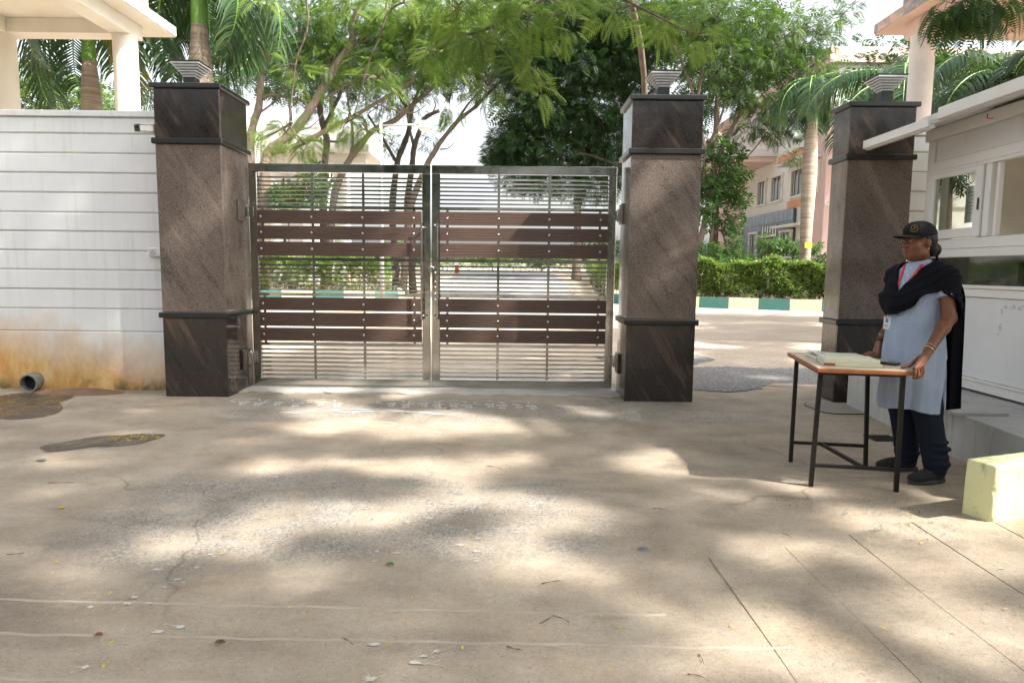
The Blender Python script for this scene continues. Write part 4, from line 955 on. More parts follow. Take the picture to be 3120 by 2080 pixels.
class Field:
    """signed distance field on a grid; surface by naive surface nets"""
    def __init__(s, lo, hi, h):
        s.h = h; s.lo = np.array(lo, float); s.n = np.ceil((np.array(hi)-s.lo)/h).astype(int)+1
        s.d = np.full(s.n, .2, np.float32)
    def win(s, lo, hi):
        a = np.clip(np.floor((np.array(lo)-s.lo)/s.h).astype(int), 0, s.n-1); b = np.clip(np.ceil((np.array(hi)-s.lo)/s.h).astype(int)+1, 1, s.n)
        g = [s.lo[i]+s.h*np.arange(a[i], b[i]) for i in range(3)]
        X, Y, Z = np.meshgrid(*g, indexing='ij'); return tuple(slice(a[i], b[i]) for i in range(3)), X, Y, Z
    def blend(s, sl, d, k):
        c = s.d[sl]
        if k <= 0: s.d[sl] = np.minimum(c, d); return
        hh = np.clip(.5+.5*(c-d)/k, 0, 1); s.d[sl] = c*(1-hh)+d*hh-k*hh*(1-hh)
    def cut(s, sl, d, k=.004):   # subtract
        c = s.d[sl]; d = -d; hh = np.clip(.5-.5*(c-d)/k, 0, 1); s.d[sl] = c*(1-hh)+d*hh+k*hh*(1-hh)
    def cone(s, a, b, ra, rb, k=.02, sub=False):
        a = np.array(a); b = np.array(b); m = max(ra, rb)+.06
        sl, X, Y, Z = s.win(np.minimum(a, b)-m, np.maximum(a, b)+m)
        ab = b-a; L2 = (ab**2).sum()+1e-12
        t = np.clip(((X-a[0])*ab[0]+(Y-a[1])*ab[1]+(Z-a[2])*ab[2])/L2, 0, 1)
        d = np.sqrt((X-a[0]-t*ab[0])**2+(Y-a[1]-t*ab[1])**2+(Z-a[2]-t*ab[2])**2)-(ra+(rb-ra)*t)
        (s.cut if sub else s.blend)(sl, d, k)
    def ell(s, c, r, ax, k=.02, sub=False):
        c = np.array(c); m = max(r)+.05
        sl, X, Y, Z = s.win(c-m, c+m)
        q = 0; g = 0
        for rr, a in zip(r, ax):
            p = (X-c[0])*a[0]+(Y-c[1])*a[1]+(Z-c[2])*a[2]; q = q+(p/rr)**2; g = g+(p/rr**2)**2
        k0 = np.sqrt(q); d = k0*(k0-1)/np.maximum(np.sqrt(g), 1e-6)
        (s.cut if sub else s.blend)(sl, d, k)
    def surface(s, name, mat, parent, color_fn=None):
        d = s.d; ins = d < 0
        c = np.zeros(s.n-1, np.int8)
        for i in (0, 1):
            for j in (0, 1):
                for k in (0, 1): c += ins[i:s.n[0]-1+i, j:s.n[1]-1+j, k:s.n[2]-1+k]
        cells = np.argwhere((c > 0) & (c < 8)); idx = np.full(s.n-1, -1, np.int32); idx[tuple(cells.T)] = np.arange(len(cells))
        acc = np.zeros((len(cells), 3)); cnt = np.zeros(len(cells))
        cor = [(i, j, k) for i in (0, 1) for j in (0, 1) for k in (0, 1)]
        for a in cor:
            for b in cor:
                if sum(abs(p-q) for p, q in zip(a, b)) == 1 and a < b:
                    da = d[cells[:, 0]+a[0], cells[:, 1]+a[1], cells[:, 2]+a[2]]; db = d[cells[:, 0]+b[0], cells[:, 1]+b[1], cells[:, 2]+b[2]]
                    m = (da < 0) != (db < 0); t = np.where(m, da/np.where(m, da-db, 1), 0)
                    p = np.array(a)+t[:, None]*(np.array(b)-np.array(a)); acc[m] += p[m]; cnt[m] += 1
        V = s.lo+s.h*(cells+acc/cnt[:, None])
        F = []
        for ax in range(3):
            e = [0, 0, 0]; e[ax] = 1; o1, o2 = [(1, 2), (2, 0), (0, 1)][ax]
            A = ins[:-1, :-1, :-1]; B = ins[e[0]:s.n[0]-1+e[0], e[1]:s.n[1]-1+e[1], e[2]:s.n[2]-1+e[2]]
            for flip, M in ((False, A & ~B), (True, ~A & B)):
                q = np.argwhere(M); q = q[(q[:, o1] > 0) & (q[:, o2] > 0)]
                u = np.zeros(3, int); u[o1] = 1; w = np.zeros(3, int); w[o2] = 1
                g = [idx[tuple(p.T)] for p in (q-u-w, q-w, q, q-u)]
                f = np.stack(g[::-1] if flip else g, 1); F.append(f[(f >= 0).all(1)])
        return np_mesh(name, V, np.concatenate(F), mat, parent, smooth=True)

n = N('skin')
b = n.ramp(n.noise(30, 5), [(.3, (.125, .048, .022)), (.7, (.168, .066, .033))]); n.color(b); n.rough(.5); n.b.inputs['Specular IOR Level'].default_value = .35
n.b.inputs['Subsurface Weight'].default_value = .08; n.b.inputs['Subsurface Radius'].default_value = (.01, .004, .002)
simple('hair_black', (.006, .005, .005), (.011, .009, .008), 60, .55, spec=.25)
simple('cap_black', (.008, .008, .009), (.006, .006, .007), 80, .8, spec=.25)
simple('gold_thread', (.22, .145, .04), (.15, .095, .028), 200, .7)
n = N('kurta_blue')
w_ = n.noise(55, 3, .5, n.mapped((1, 1, .25)))
n.color(n.ramp(n.noise(8, 5), [(.3, (.255, .315, .43)), (.7, (.31, .375, .49))])); n.rough(.85)
n.b.inputs['Sheen Weight'].default_value = .15
n.bump(n.noise(13, 4, .55, n.mapped((1, 1, .28))), .8, .025); n.bump(n.noise(500, 2), .15, .001)
n = N('navy_cloth'); n.color((.007, .010, .022)); n.rough(.85); n.b.inputs['Specular IOR Level'].default_value = .25; n.bump(n.noise(16, 4, .5, n.mapped((1, 1, .35))), .5, .02)
n = N('dupatta_navy'); n.color((.0030, .0035, .0065)); n.rough(.9); n.b.inputs['Specular IOR Level'].default_value = .18; n.bump(n.noise(9, 4, .5, n.mapped((1, 1, .4))), .35, .02)
simple('shoe_black', (.012, .012, .013), None, 80, .85, .2, 300); simple('sole_grey', (.055, .055, .055), None, 20, .8)
simple('lanyard_red', (.55, .03, .045), (.48, .02, .035), 30, .6); simple('id_card', (.70, .72, .74), None, 10, .3); simple('id_photo', (.05, .22, .45), None, 60, .4)
simple('bangle', (.75, .68, .5), None, 40, .25, metal=1); simple('gold', (.75, .48, .14), None, 40, .25, metal=1)
simple('eye_white', (.46, .42, .38), None, 40, .4); simple('eye_dark', (.01, .007, .006), None, 40, .35); simple('lip', (.13, .042, .032), None, 60, .4)

guard = empty('person', (PC.x, PC.y, 0), 'guard in pale blue tunic, navy shawl and black cap standing at the desk', 'person')
Z3 = (0, 0, 1)
axh = (tuple(Lh), tuple(Fh), Z3); axb = (tuple(Lv), tuple(Fv), Z3)
# joints
shL, elL, wrL = Wp(.165, -.015, 1.325), Vector((2.732, 4.262, 1.078)), Vector((2.522, 4.118, .872))
shR, elR, wrR = Wp(-.165, -.015, 1.325), Vector((2.675, 4.755, 1.075)), Vector((2.60, 4.80, .872))
B = Field((2.20, 3.95, .0), (3.05, 5.05, 1.72), .0045)
# head
B.ell(Hp(0, -.012, .028), (.074, .092, .092), axh, .0)
B.ell(Hp(0, .022, -.035), (.062, .066, .083), axh, .02)
B.ell(Hp(0, .055, -.088), (.030, .026, .024), axh, .03)          # chin
for s in (-1, 1):
    B.ell(Hp(.040*s, .050, -.028), (.026, .026, .028), axh, .02)  # cheek
    B.ell(Hp(.050*s, .015, -.075), (.016, .03, .022), axh, .03)   # jaw
    B.ell(Hp(.030*s, .088, .006), (.018, .012, .010), axh, .012, True)  # eye socket
    B.ell(Hp(.030*s, .077, .005), (.0165, .0135, .011), axh, .004)      # lids
    B.ell(Hp(.030*s, .077, .022), (.022, .010, .006), axh, .012)  # brow
    B.ell(Hp(.076*s, -.012, -.008), (.008, .017, .029), axh, .006)  # ear
    B.ell(Hp(.013*s, .091, -.030), (.010, .010, .008), axh, .008)  # nostril wing
B.cone(Hp(0, .082, .012), Hp(0, .101, -.025), .007, .0115, .012)  # nose
B.ell(Hp(0, .087, -.052), (.022, .010, .0065), axh, .006); B.ell(Hp(0, .084, -.063), (.019, .010, .007), axh, .006)
B.ell(Hp(0, .0955, -.0575), (.02, .006, .0016), axh, .003, True)
B.cone(Hp(0, -.02, -.05), Wp(0, -.015, 1.37), .050, .054, .03)
# trunk, hips, legs
for za, zb_, ra, rb in ((1.29, 1.2, .070, .085), (1.2, 1.02, .085, .080), (1.02, .86, .080, .095)):
    for s in (-1, 1): B.cone(Wp(.055*s, 0, za), Wp(.055*s, 0, zb_), ra, rb, .05)
for s in (-1, 1): B.cone(Wp(.04*s, -.015, 1.345), Wp(.15*s, -.015, 1.325), .042, .048, .02)
LEG = {1: (Wp(.085, 0, .86), Vector((2.722, 4.40, .47)), Vector((2.765, 4.335, .10))), -1: (Wp(-.085, 0, .86), Vector((2.665, 4.585, .47)), Vector((2.73, 4.60, .10)))}
for s in (-1, 1):
    h_, k_, a_ = LEG[s]; B.cone(h_, k_, .085, .055, .04); B.cone(k_, a_, .055, .036, .03)
# arms
for sh, el, wr in ((shL, elL, wrL), (shR, elR, wrR)):
    B.cone(sh, el, .050, .040, .03); mid = el.lerp(wr, .3); B.cone(el, mid, .040, .039, .02); B.cone(mid, wr, .039, .0255, .02)
# hands: palm then five bent fingers each
def hand(wr, pts, palm, thumb):
    kn0, kn1 = palm
    c = (kn0+kn1)/2
    for t in (0, .33, .66, 1): B.cone(wr.lerp(c, .15)+(kn0.lerp(kn1, t)-c)*.55, kn0.lerp(kn1, t), .0185, .0130, .008)
    for ch in pts:
        for i in range(len(ch)-1): B.cone(ch[i], ch[i+1], .0102-.0010*i, .0096-.0011*i, .0012)
    for i in range(len(thumb)-1): B.cone(thumb[i], thumb[i+1], .0135-.002*i, .0118-.002*i, .004)
Vz = Vector((0, 0, 1))
# left hand closes over the near right rim of the desk
ed = Vector((ct*0-st, st*0+ct, 0)).normalized()       # along the right rim, away from the camera
ou = Vector((ct, st, 0))                              # outward from the rim
k0 = Vector((*T(hw-.040, -hd-.016), TZ+.022)); k1 = Vector((*T(hw+.022, -hd+.040), TZ+.030))
fs = []
for i in range(4):
    t = i/3; kn = k0.lerp(k1, t)+Vz*.006*math.sin(math.pi*t); ln = (.84, 1.0, 1.04, .94)[i]; o_ = ((-ed)*(1-t)+ou*t).normalized()
    p1 = kn+(o_*.006-Vz*.034)*ln; p2 = p1+(-Vz*.025-o_*.004)*ln; p3 = p2+(-o_*.012-Vz*.013)*ln
    fs.append([kn, p1, p2, p3])
hand(wrL, fs, (k0, k1), [wrL+Vector((-.025, .02, -.025)), Vector((*T(hw-.03, -hd+.085), TZ+.026)), Vector((*T(hw-.075, -hd+.075), TZ+.013))])
# right hand lies on the far right part of the desk
base = Vector((*T(hw-.035, .25), TZ)); fd = -ou
k0 = base+ed*.035+Vz*.030; k1 = base-ed*.033+Vz*.030
fs = []
for i in range(4):
    kn = k0.lerp(k1, i/3); ln = (.85, 1.02, 1.05, .92)[i]; sp_ = ed*(.5-i/3)*.012
    p1 = kn+(fd*.034+sp_+Vz*.0)*ln; p2 = p1+(fd*.022+sp_*.5-Vz*.011)*ln; p3 = p2+(fd*.016-Vz*.0075)*ln
    fs.append([kn, p1, p2, p3])
hand(wrR, fs, (k0, k1), [wrR+Vector((-.03, -.025, -.02)), base-ed*.055+fd*.005+Vz*.022, base-ed*.062+fd*.04+Vz*.013])
body = B.surface('body', 'skin', guard); del B

# clothes -------------------------------------------------------------
def loft(X, Y, prof, wav=None):
    """sdf-like value of a stack of ellipses; X,Y,Z grids"""
    pass
def trunk_sdf(X, Y, Z, prof, folds=0.):
    zz = [p[0] for p in prof]
    rx = np.interp(Z, zz, [p[1] for p in prof]); ry = np.interp(Z, zz, [p[2] for p in prof]); fc = np.interp(Z, zz, [p[3] for p in prof])
    l = (X-PC.x)*Lv.x+(Y-PC.y)*Lv.y; f = (X-PC.x)*Fv.x+(Y-PC.y)*Fv.y-fc
    th = np.arctan2(l, f)
    q = np.sqrt((l/rx)**2+(f/ry)**2)
    d = (q-1)*np.minimum(rx, ry)*1.0
    if folds:
        am = np.interp(Z, [.45, .75, 1.0, 1.2], [1., .6, .22, .05])*folds
        d = d+am*(np.sin(7*th+5*Z)+.7*np.sin(11*th-3*Z+1)+.5*np.sin(17*th+2))
    return d, l, f+fc, th
KP = [(.40, .205, .165, .005), (.48, .205, .165, .005), (.65, .205, .168, .005), (.82, .198, .166, .0), (.95, .182, .158, .0), (1.05, .168, .146, .005), (1.15, .166, .145, .012), (1.22, .168, .143, .018), (1.29, .170, .120, .008), (1.345, .160, .094, .0), (1.385, .122, .080, .0), (1.42, .078, .068, .002), (1.45, .064, .062, .004)]
K = Field((2.36, 4.18, .42), (2.98, 4.82, 1.46), .0065)
sl, X, Y, Z = K.win(K.lo, K.lo+K.h*K.n)
d, l, f, th = trunk_sdf(X, Y, Z, KP, .009)
d = d+.004*np.sin(40*Z+8*l)*np.exp(-((Z-1.03)/.05)**2)
K.d = d.astype(np.float32)
for sh, el in ((shL, elL), (shR, elR)):
    e = sh.lerp(el, .62); a_ = np.array(sh)+np.array([0, 0, .005]); ab = np.array(e)-a_
    t_ = np.clip(((X-a_[0])*ab[0]+(Y-a_[1])*ab[1]+(Z-a_[2])*ab[2])/(ab**2).sum(), 0, 1)
    dc = np.sqrt((X-a_[0]-t_*ab[0])**2+(Y-a_[1]-t_*ab[1])**2+(Z-a_[2]-t_*ab[2])**2)-(.058+.006*t_)
    dv = (el-sh).normalized(); cpt = sh.lerp(el, .50); dc = np.maximum(dc, (X-cpt.x)*dv.x+(Y-cpt.y)*dv.y+(Z-cpt.z)*dv.z)
    K.blend((slice(None),)*3, dc.astype(np.float32), .022)
# hem, front a little higher to the side slit; neckline
hem = .465+.012*np.sin(3*th)+.02*(np.abs(l) > .12)*0
K.d = np.maximum(K.d, (hem-Z).astype(np.float32))
K.d = np.maximum(K.d, (Z-(1.432-.016*(f > .02))).astype(np.float32))
# side slit from hip to hem on both sides
for s in (1, -1):
    ang = np.abs(th-s*1.98); slit = np.maximum((ang-.09)*.18, Z-.80); slit = np.maximum(slit, .06-np.abs(l))
    K.d = np.maximum(K.d, -slit.astype(np.float32))
# neck hole
nk = np.sqrt(((X-PC.x)+.0)**2+((Y-PC.y))**2); 
kurta = K.surface('tunic', 'kurta_blue', guard)
dep = bpy.context.evaluated_depsgraph_get()
def bvh(o):
    off = woff(o); me = o.data
    return BVHTree.FromPolygons([v.co+off for v in me.vertices], [tuple(p.vertices) for p in me.polygons])
kb = bvh(kurta)
def front(l, z, lift=.004, ref=kb):
    o = Wp(l, .6, z); h = ref.ray_cast(o, -Fv); p = h[0] if h[0] is not None else Wp(l, .1, z); return p+Fv*lift
# placket buttons and collar
for z in (1.385, 1.335, 1.285, 1.24): 
    p = front(0, z, .002); m = MB(); m.tube([p, p+Fv*.004], [.0065, .005], 10).build('button', 'white_paint', kurta, True)
m = MB(); ringp = []
for i in range(33):
    a = 2*math.pi*i/32; ringp.append((math.cos(a), math.sin(a)))
v = []; 
for z, r_ in ((1.405, .071), (1.44, .065), (1.441, .059), (1.41, .060)): v += [Wp(r_*s_, r_*c_-.003+.006, z-.014*(c_ > .2)*c_) for c_, s_ in ringp[:-1]]
m.add(v, [(j*32+i, j*32+(i+1) % 32, (j+1)*32+(i+1) % 32, (j+1)*32+i) for j in range(3) for i in range(32)]); m.build('collar', 'kurta_blue', kurta, True)

# trousers
Tn = Field((2.45, 4.15, .035), (2.95, 4.85, .95), .0065)
for s in (-1, 1):
    h_, k_, a_ = LEG[s]; Tn.cone(h_, k_, .090, .086, .03); Tn.cone(k_, a_+Vz*.03, .086, .073, .03); Tn.cone(a_+Vz*.03, a_-Vz*.012, .074, .066, .01)
    for i, (dz, rr) in enumerate(((.03, .080), (.075, .079), (.125, .083), (.17, .080))):
        Tn.ell(Vector(a_)+Vz*dz+Vector((.006*(-1)**i, .004*i, 0)), (rr, rr*.98, .016), axb, .012)
sl, X, Y, Z = Tn.win(Tn.lo, Tn.lo+Tn.h*Tn.n); Tn.d += (.0035*np.sin(38*X+14*Z)*np.sin(31*Y-9*Z)).astype(np.float32); Tn.d = np.maximum(Tn.d, (.058-Z).astype(np.float32))
Tn.surface('trousers', 'navy_cloth', guard)
# shoes
for a_, fd in ((LEG[1][2], Vector((-.97, -.24, 0))), (LEG[-1][2], Vector((-.99, .05, 0)))):
    fd = fd.normalized(); sd = Vector((-fd.y, fd.x, 0)); ax = (tuple(sd), tuple(fd), Z3); g0 = Vector((a_.x, a_.y, 0))
    S = Field(tuple(g0-Vector((.28, .25, .0))), tuple(g0+Vector((.16, .25, .19))), .005)
    S.ell(g0+fd*-.005+Vz*.06, (.046, .062, .062), ax, 0); S.ell(g0+fd*.07+Vz*.045, (.047, .085, .046), ax, .03); S.ell(g0+fd*.145+Vz*.035, (.046, .058, .034), ax, .03)
    S.cone(g0+Vz*.07, g0+Vz*.125, .050, .047, .02)
    sl, X, Y, Z = S.win(S.lo, S.lo+S.h*S.n); S.d = np.maximum(S.d, (.021-Z).astype(np.float32)); S.d = np.maximum(S.d, (Z-.128).astype(np.float32))
    sh_ = S.surface('shoe', 'shoe_black', guard)
    pts = []
    for i in range(28):
        a = 2*math.pi*i/28; ff = math.cos(a); w = .050*(1 if ff > -.2 else .9); pts.append(g0+fd*(.062+.142*ff)+sd*(w*math.sin(a)*(1.06-.12*ff*ff)))
    m = MB(); v = []
    for z, e in ((.001, .97), (.008, 1.02), (.024, 1.0), (.030, .9)): v += [(c.x+(p.x-c.x)*e, c.y+(p.y-c.y)*e, z) for c in (g0+fd*.062,) for p in pts]
    m.add(v, [(j*28+i, j*28+(i+1) % 28, (j+1)*28+(i+1) % 28, (j+1)*28+i) for j in range(3) for i in range(28)]+[tuple(range(28))[::-1], tuple(range(84, 112))]); m.build('sole', 'sole_grey', sh_, True)

# shawl: shell over shoulders and bust with an open V, its ends hanging behind
D = Field((2.34, 4.12, .98), (3.02, 4.86, 1.47), .006)
sl, X, Y, Z = D.win(D.lo, D.lo+D.h*D.n)
SP = [(z, rx+.028, ry+.020, fc) for z, rx, ry, fc in KP]
d, l, f, th = trunk_sdf(X, Y, Z, SP)
D.d = (d*.9).astype(np.float32)
D.cone(Wp(.07, -.02, 1.385), Wp(.172, -.02, 1.328), .055, .066, .05); D.cone(Wp(-.07, -.02, 1.385), Wp(-.172, -.02, 1.328), .055, .066, .05)
D.cone(Wp(.172, -.02, 1.328), elL+Vector((.012, -.003, .03)), .066, .064, .05); D.cone(Wp(-.172, -.02, 1.328), elR+Vector((0, .0, .06)), .066, .064, .05)
# soft gathered roll across the bust
D.cone(Wp(-.17, .085, 1.18), Wp(-.02, .148, 1.13), .040, .040, .06); D.cone(Wp(-.02, .148, 1.13), Wp(.12, .115, 1.20), .04, .036, .06)
sag = Z+1.6*(np.abs(l+.02))**2*(-1)+.28*np.where(l > 0, -l, l*.3)
outer = D.d+((.0034*np.sin(92*sag+4*f)+.0018*np.sin(171*sag+9*l))*np.clip((Z-1.02)/.1, .3, 1)).astype(np.float32)
shell = np.maximum(outer, -(outer+.012))
zl = np.interp(l, [-.25, -.14, .0, .09, .15, .20, .26], [1.085, 1.075, 1.085, 1.135, 1.215, 1.245, 1.20])        # lower edge in front
zl = np.where(f < -.01+.10*np.clip((l-.12)/.1, 0, 1)*0, np.interp(f, [-.12, -.01], [1.0, 1.10]), zl)
zl = np.where((l > .13) & (f < .035), np.interp(f, [-.10, -.035, .035], [1.02, 1.07, 1.245]), zl)
reg = zl-Z
vee = (np.abs(l+.012)-(Z-1.235)*.60)*.85                                        # V opening in front
vee = np.where(f > -.03, vee, .2)
nk = np.sqrt((l/.080)**2+((f+.005)/.085)**2)-1; nk = np.where(Z > 1.36, nk*.08, .2)
D.d = np.maximum.reduce([shell, reg.astype(np.float32), -vee.astype(np.float32), -nk.astype(np.float32)])
shawl = D.surface('shawl', 'dupatta_navy', guard)
def hang(name, l0, l1, ztop, zbot, fback, flare, ph, mat='dupatta_navy'):
    nu, nv = 22, 46; V_ = []
    for j in range(nv+1):
        t = j/nv
        for i in range(nu+1):
            u = i/nu; z = ztop+(zbot-ztop)*t+(.05*(u-.5)*t if True else 0)
            l_ = l0+(l1-l0)*u+flare*(u-.3)*t
            f_ = -.03-.085*math.sin(min(1, t*5)*math.pi/2)+fback*t+.026*t**.4*math.sin(u*10+ph+1.5*t)+.012*math.sin(u*21+ph-2*t)*t
            z2 = z-(.04*(u)**2 if t < .05 else 0)
            V_.append(Wp(l_, f_, z2))
    n0 = len(V_); back = [p-Fv*.004 for p in V_]; k = nu+1
    F_ = [(j*k+i, j*k+i+1, (j+1)*k+i+1, (j+1)*k+i) for j in range(nv) for i in range(nu)]
    A = V_+back; G = F_+[tuple(n0+q for q in f_[::-1]) for f_ in F_]
    bd = [i for i in range(k)]+[j*k+nu for j in range(1, nv+1)]+[nv*k+i for i in range(nu-1, -1, -1)]+[j*k for j in range(nv-1, 0, -1)]
    G += [(bd[(i+1) % len(bd)], bd[i], n0+bd[i], n0+bd[(i+1) % len(bd)]) for i in range(len(bd))]
    return np_mesh(name, [tuple(p) for p in A], G, mat, shawl, smooth=True)
hang('shawl_end', .06, .225, 1.35, .46, -.05, -.01, .4); hang('shawl_end', -.22, -.06, 1.345, .55, -.06, .0, 2.)

# lanyard with identity card
sb = bvh(shawl)
def strap(side):
    out = []
    for i in range(11):
        t = i/10; l = side*(.068-.050*t)-.012*t; z = 1.425-.195*t
        if i == 0: out.append(Wp(side*.074, -.01, 1.428)); continue
        out.append(front(l, z, .006))
    return out
for s in (1, -1):
    pts = strap(s); m = MB(); v = []
    for i, p in enumerate(pts):
        t = (pts[min(i+1, 10)]-pts[max(i-1, 0)]).normalized(); w = t.cross(Fv).normalized()*.0085; v += [p+w, p-w, p-w+Fv*.0015, p+w+Fv*.0015]
    m.add(v, [(i*4+a, i*4+(a+1) % 4, i*4+4+(a+1) % 4, i*4+4+a) for i in range(10) for a in range(4)]); m.build('lanyard', 'lanyard_red', guard)
p = front(-.105, 1.035, .012)
def card(nm, mt, l0, l1, z0, z1, f0, f1, par):
    a = [(p+Lv*l_+Fv*f_+Vz*z_) for z_ in (z0, z1) for l_, f_ in ((l0, f1), (l0, f0), (l1, f0), (l1, f1))]
    return MB().hexa(a).build(nm, mt, par)
idc = card('identity_card', 'id_card', -.026, .026, -.055, .03, 0, .005, guard)
card('photo', 'id_photo', -.012, .010, -.012, .015, .0052, .0058, idc); card('print', 'print_grey', -.018, .014, -.030, -.026, .0052, .0058, idc); card('print', 'print_grey', -.018, .006, -.040, -.036, .0052, .0058, idc); card('header', 'lanyard_red', -.018, .018, .020, .026, .0052, .0058, idc)
MB().tube([p+Vz*.03+Fv*.003, p+Vz*.055+Fv*.006, p+Vz*.075+Fv*.002], .003, 6).build('clip', 'bolt_steel', idc, True)

# hair, bun, cap
Hf = Field(tuple(HC-Vector((.2, .2, .16))), tuple(HC+Vector((.22, .2, .16))), .0045)
Hf.ell(Hp(0, -.030, .018), (.0795, .090, .088), axh, 0); Hf.ell(Hp(0, -.122, -.048), (.045, .037, .046), axh, .012); Hf.ell(Hp(0, -.075, -.045), (.058, .045, .055), axh, .02)
for s in (1, -1): Hf.ell(Hp(.066*s, .012, .022), (.012, .026, .028), axh, .01)
sl, X, Y, Z = Hf.win(Hf.lo, Hf.lo+Hf.h*Hf.n)
fh = (X-HC.x)*Fh.x+(Y-HC.y)*Fh.y; zh = Z-HC.z; lh = (X-HC.x)*Lh.x+(Y-HC.y)*Lh.y
cutp = np.maximum(fh-.028, .0) ; face = np.maximum(-(fh-(-.018+.055*np.clip((zh)/.05, 0, 1))), zh-.045)     # keep face and ears free
Hf.d = np.maximum(Hf.d, -np.maximum(face, -.2).astype(np.float32)); Hf.d += (.0003*np.sin(300*zh+60*fh)).astype(np.float32)
Hf.surface('hair', 'hair_black', guard)
Cf = Field(tuple(HC-Vector((.25, .25, .06))), tuple(HC+Vector((.2, .25, .17))), .0045)
Cf.ell(Hp(0, -.012, .040), (.0855, .104, .098), axh, 0); Cf.ell(Hp(0, .045, .075), (.06, .05, .05), axh, .03)
sl, X, Y, Z = Cf.win(Cf.lo, Cf.lo+Cf.h*Cf.n)
fh = (X-HC.x)*Fh.x+(Y-HC.y)*Fh.y; zh = Z-HC.z; lh = (X-HC.x)*Lh.x+(Y-HC.y)*Lh.y
Cf.d = np.maximum(Cf.d, (.040-.012*fh/.1-zh).astype(np.float32))
th = np.arctan2(lh, fh); Cf.d += (.0018*np.exp(-(np.sin(3*th)/.06)**2)*(zh < .125)).astype(np.float32)     # panel seams
cap = Cf.surface('cap', 'cap_black', guard)
# visor
nu, nv = 24, 8; V_ = []
for j in range(nv+1):
    t = j/nv
    for i in range(nu+1):
        a = -1.18+2.36*i/nu; r0l, r0f = .083, .090
        r = 1+t*(1.15*math.cos(a*1.1)**1.0 if abs(a*1.1) < 1.57 else 0)
        l_ = r0l*math.sin(a)*(1+.06*t); f_ = -.012+r0f*math.cos(a)*r
        V_.append(Hp(l_, f_, .047-.020*t*math.cos(a)-.030*(math.sin(a))**2*(.3+.7*t)+.010*t))
n0 = len(V_); A = V_+[q-Vz*.004 for q in V_]; k = nu+1
F_ = [(j*k+i, (j+1)*k+i, (j+1)*k+i+1, j*k+i+1) for j in range(nv) for i in range(nu)]; G = F_+[tuple(n0+q for q in f_[::-1]) for f_ in F_]
bd = [i for i in range(k)]+[j*k+nu for j in range(1, nv+1)]+[nv*k+i for i in range(nu-1, -1, -1)]+[j*k for j in range(nv-1, 0, -1)]
G += [(bd[i], bd[(i+1) % len(bd)], n0+bd[(i+1) % len(bd)], n0+bd[i]) for i in range(len(bd))]
np_mesh('visor', [tuple(q) for q in A], G, 'cap_black', cap, smooth=True)
# gold badge: ring, wreath foot and letter S, pressed onto the cap
cbv = bvh(cap)
bc = Hp(.045, .075, .092); bn = (Fh*.62+Lh*.72+Vz*.30).normalized(); bu = (Vz-bn*bn.z).normalized(); br_ = bu.cross(bn)
def onc(a, b):
    o = bc+br_*a+bu*b+bn*.08; h = cbv.ray_cast(o, -bn); return (h[0] if h[0] is not None else bc+br_*a+bu*b)+bn*.0012
bad = MB(); bad.tube([onc(.0175*math.cos(t*.28), .0175*math.sin(t*.28)) for t in range(-3, 18)], .0017, 6)
bad.tube([onc(.0245*math.cos(t), -.006+.024*math.sin(t)) for t in [3.5+.12*i for i in range(21)]], .0022, 6)
S_ = [(.0065, .0085), (.002, .0115), (-.004, .010), (-.006, .0055), (-.002, .002), (.003, -.001), (.006, -.0055), (.003, -.010), (-.003, -.0115), (-.007, -.008)]
bad.tube([onc(a, b) for a, b in S_], .0019, 6); bad.build('cap_badge', 'gold_thread', cap, True)

# eyes, lips, jewellery
for s in (1, -1):
    e = MB(); c = Hp(.030*s, .0795, .0055)
    def eye_pt(a, b): return c+Lh*(.0135*math.cos(a)*b)+Vz*(.0056*math.sin(a)*b)+Fh*(.0115*math.sqrt(max(0, 1-.55*b*b)))
    v = [eye_pt(0, 0)]+[eye_pt(2*math.pi*i/16, b) for b in (.5, 1) for i in range(16)]
    f_ = [(0, 1+i, 1+(i+1) % 16) for i in range(16)]+[(1+i, 17+i, 17+(i+1) % 16, 1+(i+1) % 16) for i in range(16)]
    eo = e.add(v, f_).build('eye', 'eye_white', guard, True)
    ii = c+Fh*.0118+Lh*.001; MB().add([ii+Fh*.001]+[ii+Lh*.0048*math.cos(.52*i)+Vz*.0046*math.sin(.52*i) for i in range(12)], [(0, 1+i, 1+(i+1) % 12) for i in range(12)]).build('iris', 'eye_dark', eo, True)
    MB().tube([Hp(s*(.010+.007*i), .0905-.0016*i-.0011*i*i, .024+.0022*i-.0008*i*i) for i in range(6)], [.0014, .0024, .0026, .0023, .0018, .0008], 6).build('eyebrow', 'hair_black', guard, True)
    MB().tube([Hp(s*(.018+.005*i), .0898-.0012*i-.0004*i*i, .0095+.0016*math.sin(i/5*3.14)) for i in range(6)], .0011, 5).build('eyelid_line', 'eye_dark', eo, True)
    MB().tube([Hp(.080*s, -.010, -.034), Hp(.082*s, -.009, -.044), Hp(.081*s, -.010, -.056)], [.004, .0028, .0038], 8).build('earring', 'gold', guard, True)
lp_ = bvh(body)
def face(l_, z_, lift):
    o = Hp(l_, .3, z_); h = lp_.ray_cast(o, -Fh); return (h[0] if h[0] is not None else Hp(l_, .09, z_))+Fh*lift
for zc, hh in ((-.0525, .0042), (-.0632, .0050)):
    v = []; m = MB(); nn = 11
    for i in range(nn):
        u = -1+2*i/(nn-1); w = hh*(1-u*u)**.7+.0004; v += [face(.021*u, zc+w*.8-.0015*u*u, .0012), face(.021*u, zc, .0020), face(.021*u, zc-w*.8, .0012)]
    m.add(v, [(i*3+a, i*3+3+a, i*3+4+a, i*3+1+a) for i in range(nn-1) for a in range(2)]); m.build('lip', 'lip', guard, True)
